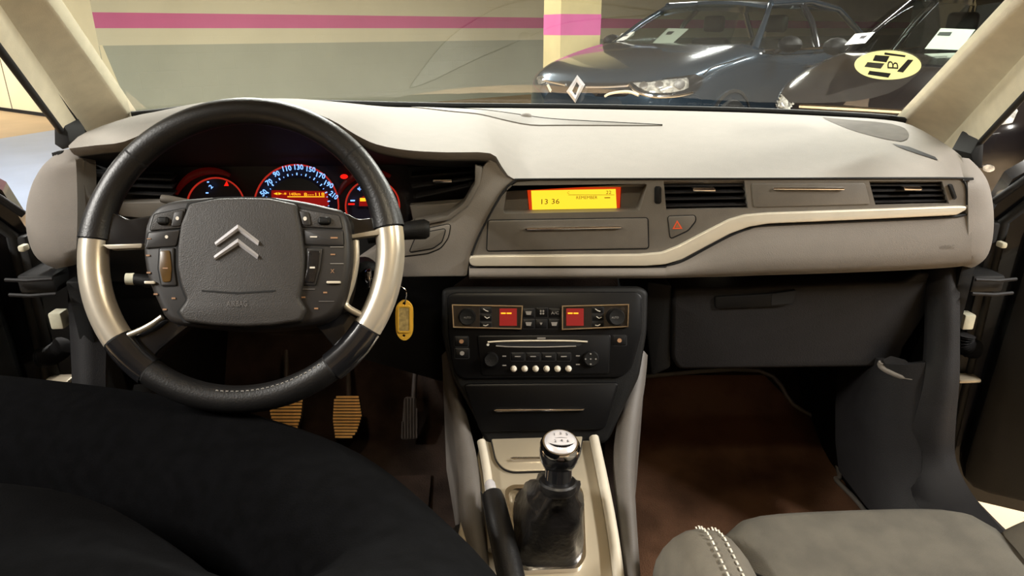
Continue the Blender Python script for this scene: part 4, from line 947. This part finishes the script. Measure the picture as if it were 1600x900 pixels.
a = pod([(474,358),(536,360),(537,384),(476,382)], 'button_plate'); mark(490,370,11,2,WP,PO+.0022,'mark_white',a); mark(522,371.5,11,2.4,WP,PO+.0022,'mark_amber',a)
a = pod([(479,387),(504,388),(500,420),(493,446),(471,445),(477,420)], 'slider'); panel('slider_window', rpoly([(482,391),(500,392),(496,420),(490,442),(475,441),(480,420)],3), WP, PO+.0026, .002, 'gloss_black', a, .0005); mark(488,418,8,2.6,WP,PO+.003,'mark_white',a)
for y in (386,412): sweep('key_edge', [WP.hit(516,y,PO),WP.hit(537,y,PO)], .0006, 'mark_grey', hub, 5)
mark(520,397.5,7,2,WP,PO+.0004,'mark_amber',hub); ptext('X',519.5,423.5,6,WP,PO+.0006,'mark_amber',hub,6); panel('silver_key', rrect(510,439,532,443,1.5), WP, PO+.003, .003, 'silver', hub, .0006)
for x,y in ((508,457),(474,464.5),(494,482)): mark(x,y,6,2.4,WP,PO+.0004,'mark_amber',hub)
for x,y in ((480,452),(510,471)): sweep('key_edge', [WP.hit(x-12,y,PO),WP.hit(x+12,y,PO)], .0006, 'emboss', hub, 5)
# steering column
sc = empty('steering_column', WC-wn*.12, 'black steering column shroud with stalks behind the wheel', 'steering column')
def colring(d, w_, h_, dz): 
    c = WC-wn*d; return [c+wr_*(math.copysign(abs(math.cos(q))**.6,math.cos(q))*w_)+wu*(math.copysign(abs(math.sin(q))**.6,math.sin(q))*h_+dz) for q in [2*math.pi*k/24 for k in range(25)]]
grid('shroud', [colring(.028,.085,.05,-.01), colring(.06,.088,.055,-.015), colring(.12,.086,.058,-.02), colring(.25,.08,.06,-.03)], 'dark_plastic', sc, angle=60)
s0 = [PY(575,372,.90), PY(610,366,.90), PY(640,360,.90), PY(664,358,.90), PY(671,358,.90)]
sweep('wiper_stalk', s0, [.008,.009,.0125,.0135,.010], 'dark_plastic', sc, 14); sweep('light_stalk', [PY(300,318,.93), PY(262,312,.92), PY(252,310,.92)], [.005,.006,.005], 'fascia_grey', sc, 10)
q = PY(212,436,.92); sweep('cruise_stalk', [q+V((.06,0,-.012)), q+V((.012,0,-.003)), q+V((-.002,0,.0))], [.008,.009,.008], 'dark_plastic', sc, 10); sweep('stalk_cap', [q+V((-.002,0,0)), q+V((-.012,-.002,.001))], [.0085,.008], 'white_plastic', sc, 10)
igc = PY(574,430,.90); lathe('ignition_barrel', igc, (.35,-1,.1), [(.02,-.03),(.02,0),(.016,.004),(.010,.005),(.009,-.002)], 'dark_plastic', sc, 20)
key = empty('car_key', igc, 'car key in the ignition with a hanging metal ring', 'key')
kd = V((.35,-1,.1)).normalized()
box('key_head', igc+kd*.012-V((.004,.012,.012)), igc+kd*.012+V((.004,.012,.012)), 'chrome', key, .003)
kpt = PY(633,452,.86)
sweep('key_ring', cat2([tuple(igc+kd*.02), tuple(lerp(igc+kd*.02,kpt,.5)+V((0,0,.002))), tuple(kpt), tuple(PY(633,473,.86))],5,False), .0009, 'chrome', key, 6)
TP_ = FY(.86)
tagr = empty('key_tag', TP_.hit(632,531), 'yellow plastic key tag hanging from the ignition key', 'key tag')
TG = cat2([(632,469.5),(640,473),(645,482),(645.5,500),(645,518),(640,528),(632,532),(624,528),(619,518),(618,500),(618.5,482),(624,473)],3)
panel('tag_body', TG, TP_, 0, .003, 'tag_yellow', tagr, holes=[ell(631.5,474.5,2.6,2.6,10), ell(631,525,2.6,2.6,10)])
panel('tag_window', rrect(623,480,640,518,3), TP_, .0008, .001, 'tag_paper', tagr); panel('window_frame', rrect(621,478,642,520,4), TP_, .0014, .002, 'tag_yellow', tagr, holes=[rrect(623.4,480.4,639.6,517.6,3)])

# ================================================================== PEDALS
def pedal(name, label, poly, cz, ribs, vertical=False, arm=None, tan='pedal_tan'):
    c = PZ(*cz, .40 if not vertical else .38); pl = Plane(c, (0,-.80,.60)); r = empty(name, pl.hit(cz[0],max(p[1] for p in poly)), label, 'pedal', None)
    panel('pedal_pad', rpoly(poly,5), pl, 0, .012, 'pedal_dark', r, .002)
    x0 = min(p[0] for p in poly); x1 = max(p[0] for p in poly); y0 = min(p[1] for p in poly); y1 = max(p[1] for p in poly)
    def span(v, ax):
        xs_ = []; N = len(poly)
        for i in range(N):
            p, q = poly[i], poly[(i+1)%N]
            if (p[ax]-v)*(q[ax]-v) < 0: t = (v-p[ax])/(q[ax]-p[ax]); xs_.append(p[1-ax]+(q[1-ax]-p[1-ax])*t)
        return (min(xs_),max(xs_)) if len(xs_) > 1 else None
    for k in range(ribs):
        if vertical:
            v = lerp(x0,x1,(k+.5)/ribs); s = span(v,0)
            if s: panel('rib', [(v-1.2,s[0]+2),(v+1.2,s[0]+2),(v+1.2,s[1]-2),(v-1.2,s[1]-2)], pl, .003, .004, tan, r)
        else:
            v = lerp(y0,y1,(k+.5)/ribs); s = span(v,1); h = (y1-y0)/ribs*.33
            if s: panel('rib', [(s[0]+1,v-h),(s[1]-1,v-h),(s[1]-1,v+h),(s[0]+1,v+h)], pl, .003, .004, tan, r)
    if arm: sweep('pedal_arm', [pl.hit(*p,-.01)+V((0,.02*i,0)) for i,p in enumerate(arm)], .006, 'pedal_dark', r, 8)
pedal('clutch_pedal', 'tan ribbed clutch pedal partly behind the steering wheel rim', [(418,622),(474,618),(471,650),(462,680),(458,686),(438,686),(428,670),(421,645)], (446,655), 13, False, [(446,622),(444,590),(440,560)])
pedal('brake_pedal', 'tan ribbed brake pedal between the clutch and accelerator', [(526,618),(561,618),(566,650),(558,675),(549,685),(523,685),(519,655),(521,625)], (542,652), 14, False, [(545,620),(542,600),(538,575)])
pedal('accelerator_pedal', 'narrow dark accelerator pedal with upright ribs', [(631,620),(650,619),(653,686),(626,687)], (640,655), 6, True, [(646,622),(647,600),(648,580)], 'pedal_dark')
# courtesy lamps under the dashboard
for nm, x in (('driver',-.38),('passenger',.34)):
    fr_ = empty('footwell_lamp', (x,1.16,.80), 'small courtesy lamp under the dashboard on the %s side' % nm, 'lamp')
    box('lens', (x-.02,1.15,.797), (x+.02,1.18,.806), 'dome_glass', fr_, .002); box('housing', (x-.026,1.144,.803), (x+.026,1.186,.82), 'black', fr_, .003)
    ld = bpy.data.lights.new('footwell_bulb','AREA'); ld.size = .03; ld.energy = .2; ld.color = (1,.72,.45)
    lo = bpy.data.objects.new('footwell_bulb', ld); COL.objects.link(lo); lo.parent = fr_; lo.location = (0,0,-.008)
# mats
mp = cat2([(1000,592),(1080,588),(1186,578),(1240,632),(1290,664),(1312,744),(1306,750),(1345,790),(1420,900),(960,900),(975,700)],3)
def onfloor(px,py,off=0.0):
    d = ray(px,py); best = None
    for (y0,z0),(y1,z1) in zip(prof[1:-1],prof[2:]):
        n_ = V((0,-(z1-z0),(y1-y0))).normalized(); p0 = V((0,y0,z0)); t = (p0+n_*off-CAM).dot(n_)/d.dot(n_); p = CAM+d*t
        if y0-1e-3 <= p.y-0*off <= y1+1e-3 or (y0 == .95 and p.y < .95): return p
    return PZ(px,py,.28+off)
mt = empty('floor_mat', onfloor(1150,780), 'brown carpet mat with dark piped edge in the passenger footwell', 'floor mat')
# mat follows the floor and toe board
rows = []
for k in range(15):
    py = lerp(586,905,k/14); xl = 985; 
    xr = 1186
    for (xa,ya),(xb,yb) in zip([(1186,578),(1240,632),(1290,664),(1312,744),(1345,790),(1420,905)],[(1240,632),(1290,664),(1312,744),(1345,790),(1420,905),(1421,906)]):
        if ya <= py <= yb: xr = lerp(xa,xb,(py-ya)/(yb-ya))
    rows.append([onfloor(lerp(xl,xr,j/10),py,.008) for j in range(11)])
grid('mat_carpet', rows, 'mat', mt, .006)
sweep('mat_piping', cat2([tuple(onfloor(x,y,.012)) for x,y in [(1010,588),(1186,579),(1240,632),(1290,664),(1301,700),(1312,744),(1307,750),(1345,790),(1400,870)]],4,False), .005, 'fascia_grey', mt, 8)
dm = grid('floor_mat', [[V((x,y,onfloor(*proj((x,y,.28)),0).z*0+.285)) for x in (-.62,-.5,-.4,-.3,-.2)] for y in (.6,.8,1.0,1.2,1.28)], 'carpet', None, .008); tag(dm, 'dark carpet mat under the pedals on the driver side', 'floor mat')

# ================================================================== SEATS
def seat(cx, label, mir):
    r = empty('car_seat', (cx,.5,.30), label, 'seat'); m = -1 if mir else 1
    def fy(s): return .755-.05*abs(s)**6
    # centre cushion
    rows = []
    for j in range(15):
        t = j/14; row = []
        for k in range(17):
            s = k/8-1; x = cx+s*.198; yf = fy(s)
            if t < .6: u_ = t/.6; y = lerp(.18,yf-.05,u_); z = .560+.045*u_+.004*(1-s*s)
            else:
                a = (t-.6)/.4*rad(120); y = yf-.05+.05*math.sin(a); z = .605+.004*(1-s*s)-.05*(1-math.cos(a))*1.2
            z -= .035*(max(0,abs(s)-.72)/.28)**2
            row.append(V((x,y,z)))
        rows.append(row)
    cu_ = grid('cushion', rows, 'seat_fabric', r, angle=80)
    if not mir:
        sb = BVHTree.FromPolygons([p for q in rows for p in q], [[i*17+j,i*17+j+1,(i+1)*17+j+1,(i+1)*17+j] for i in range(14) for j in range(16)])
        bodyline('cushion_seam', [(1128,842),(1136,862),(1146,878),(1166,890),(1200,905)], .0016, sb, 'groove', cu_)
        onbody('mesh_insert', [(1146,879),(1165,891),(1192,905),(1158,905)], sb, 'mesh_fabric', cu_, .0012, .002)
    for sg in (-1,1):
        bx = cx+sg*.222; rows = []
        for j in range(19):
            t = j/18
            if t < .7: y = lerp(.15,.63,t/.7); sc_ = 1; dz = 0
            else: a = (t-.7)/.3*rad(90); y = .63+.085*math.sin(a); sc_ = max(.02,max(0,math.cos(a))**.6); dz = -.045*(1-math.cos(a))
            rows.append([V((bx+math.cos(q)*.058*(.4+.6*sc_), y, .560+dz+math.sin(q)*.082*sc_)) for q in [2*math.pi*k/20 for k in range(21)]])
        b = grid('side_bolster', rows, 'seat_side', r, angle=80)
        for off in (-.010,.008):
            vs, fs = [], []
            for k in range(46):
                y = .25+.44*k/45; t = 0 if y < .63 else math.asin(min(1,(y-.63)/.085)); sc_ = max(0,math.cos(t))**.6 if y > .63 else 1; dz = -.045*(1-math.cos(t))
                q = rad(90)+sg*off/.058*1.2+(.25 if sg*m<0 else -.25)*0
                p = V((bx-sg*.008+off*(.4+.6*sc_), y, .560+dz+.0835*sc_*math.sqrt(max(0,1-((off-sg*.008)/.058)**2))))
                b0 = len(vs); vs += [p+V((-.0011,-.0032,0)), p+V((.0011,-.0032,0)), p+V((.0011,.0032,0)), p+V((-.0011,.0032,0)), p+V((0,0,.0016))]; fs += [[b0,b0+1,b0+4],[b0+1,b0+2,b0+4],[b0+2,b0+3,b0+4],[b0+3,b0,b0+4]]
            o = mesh('stitching', vs, fs, 'stitch', b, False); o['kind'] = 'stuff'
    box('seat_base', (cx-.22,.15,.28), (cx+.22,.64,.50), 'dark_plastic', r, .03, 3)
    return r
seat(.40, 'grey fabric passenger seat cushion with stitched side bolster', False)
seat(-.40, 'grey fabric driver seat mostly hidden behind the dark trouser leg', True)

# ================================================================== PERSON (dark trousers, sitting sideways on the driver seat)
def person():
    J = dict(waist=((-.20,.10,.80),.17), hip=((-.20,.24,.70),.175), rh=((-.135,.43,.675),.118), rm=((-.28,.645,.67),.108), rm2=((-.47,.75,.675),.105), rk=((-.88,.87,.685),.092), rc=((-1.0,.89,.42),.062), ra=((-1.02,.90,.10),.045), rf=((-1.14,.93,.05),.042), rt_=((-1.24,.96,.035),.034),
             lh=((-.32,.36,.67),.15), lm=((-.56,.55,.665),.135), lk=((-.95,.66,.65),.09), lc=((-1.05,.63,.40),.06), la=((-1.06,.64,.10),.045), lf=((-1.18,.66,.05),.042), lt=((-1.28,.68,.035),.034))
    E_ = [('waist','hip'),('hip','rh'),('rh','rm'),('rm','rm2'),('rm2','rk'),('rk','rc'),('rc','ra'),('ra','rf'),('rf','rt_'),('hip','lh'),('lh','lm'),('lm','lk'),('lk','lc'),('lc','la'),('la','lf'),('lf','lt')]
    names = list(J); me = bpy.data.meshes.new('person'); base = V((-.28,.16,.55))
    me.from_pydata([tuple(V(J[k][0])-base) for k in names], [(names.index(a),names.index(b)) for a,b in E_], [])
    o = bpy.data.objects.new('tmp', me); COL.objects.link(o); md = o.modifiers.new('skin','SKIN'); md.use_smooth_shade = True
    for v, k in zip(me.skin_vertices[0].data, names): v.radius = (J[k][1], J[k][1])
    me.skin_vertices[0].data[names.index('hip')].use_root = True
    s = o.modifiers.new('sub','SUBSURF'); s.levels = 2; s.render_levels = 2
    bpy.context.view_layer.update(); m2 = bpy.data.meshes.new_from_object(o.evaluated_get(bpy.context.evaluated_depsgraph_get()))
    bpy.data.objects.remove(o, do_unlink=True)
    m2.materials.clear(); m2.materials.append(MC['trouser'])
    for p in m2.polygons: p.use_smooth = True
    q = bpy.data.objects.new('person', m2); COL.objects.link(q); q.location = base
    tag(q, 'person in black trousers sitting sideways on the driver seat, thigh in the foreground', 'person')
person()

# ================================================================== WINDSCREEN STICKER
stc = empty('windscreen_sticker', PW(1388,123,.006), 'round pale yellow environmental sticker on the windscreen, seen from behind', 'sticker')
def onws(name, poly, off, mat):
    f = [PW(*p,off) for p in poly]; return prism(name, f, [p+V((0,.0012,.0006)) for p in f], mat, stc)
onws('sticker_disc', ell(1387.5,102,52,22.5,40), .004, 'sticker_yellow')
for poly, m_ in (([(1368,86.5),(1390,88),(1385,97.5),(1364,95)],'sticker_dark'), ([(1356,97.5),(1382,99.5),(1376,107.5),(1351,104.5)],'sticker_grey'), ([(1383,82.5),(1415,87),(1414,89.5),(1382,85.5)],'sticker_dark'), ([(1419,93.5),(1427,94),(1411,113.5),(1402,112)],'sticker_dark'), ([(1359,111),(1392,115),(1388,121.5),(1356,116.5)],'sticker_dark')): onws('printed_block', poly, .0065, m_)
c = PW(1395,101.5,.0075); ur = (PW(1395,93,.0075)-PW(1395,108,.0075)); rr_ = (PW(1404,102,.0075)-PW(1386,101,.0075))
text('B', c, ur.normalized(), -rr_.normalized()*-1, rr_.length*.95, 'sticker_dark', stc, ur.length*.8, 'letter', 0.0)
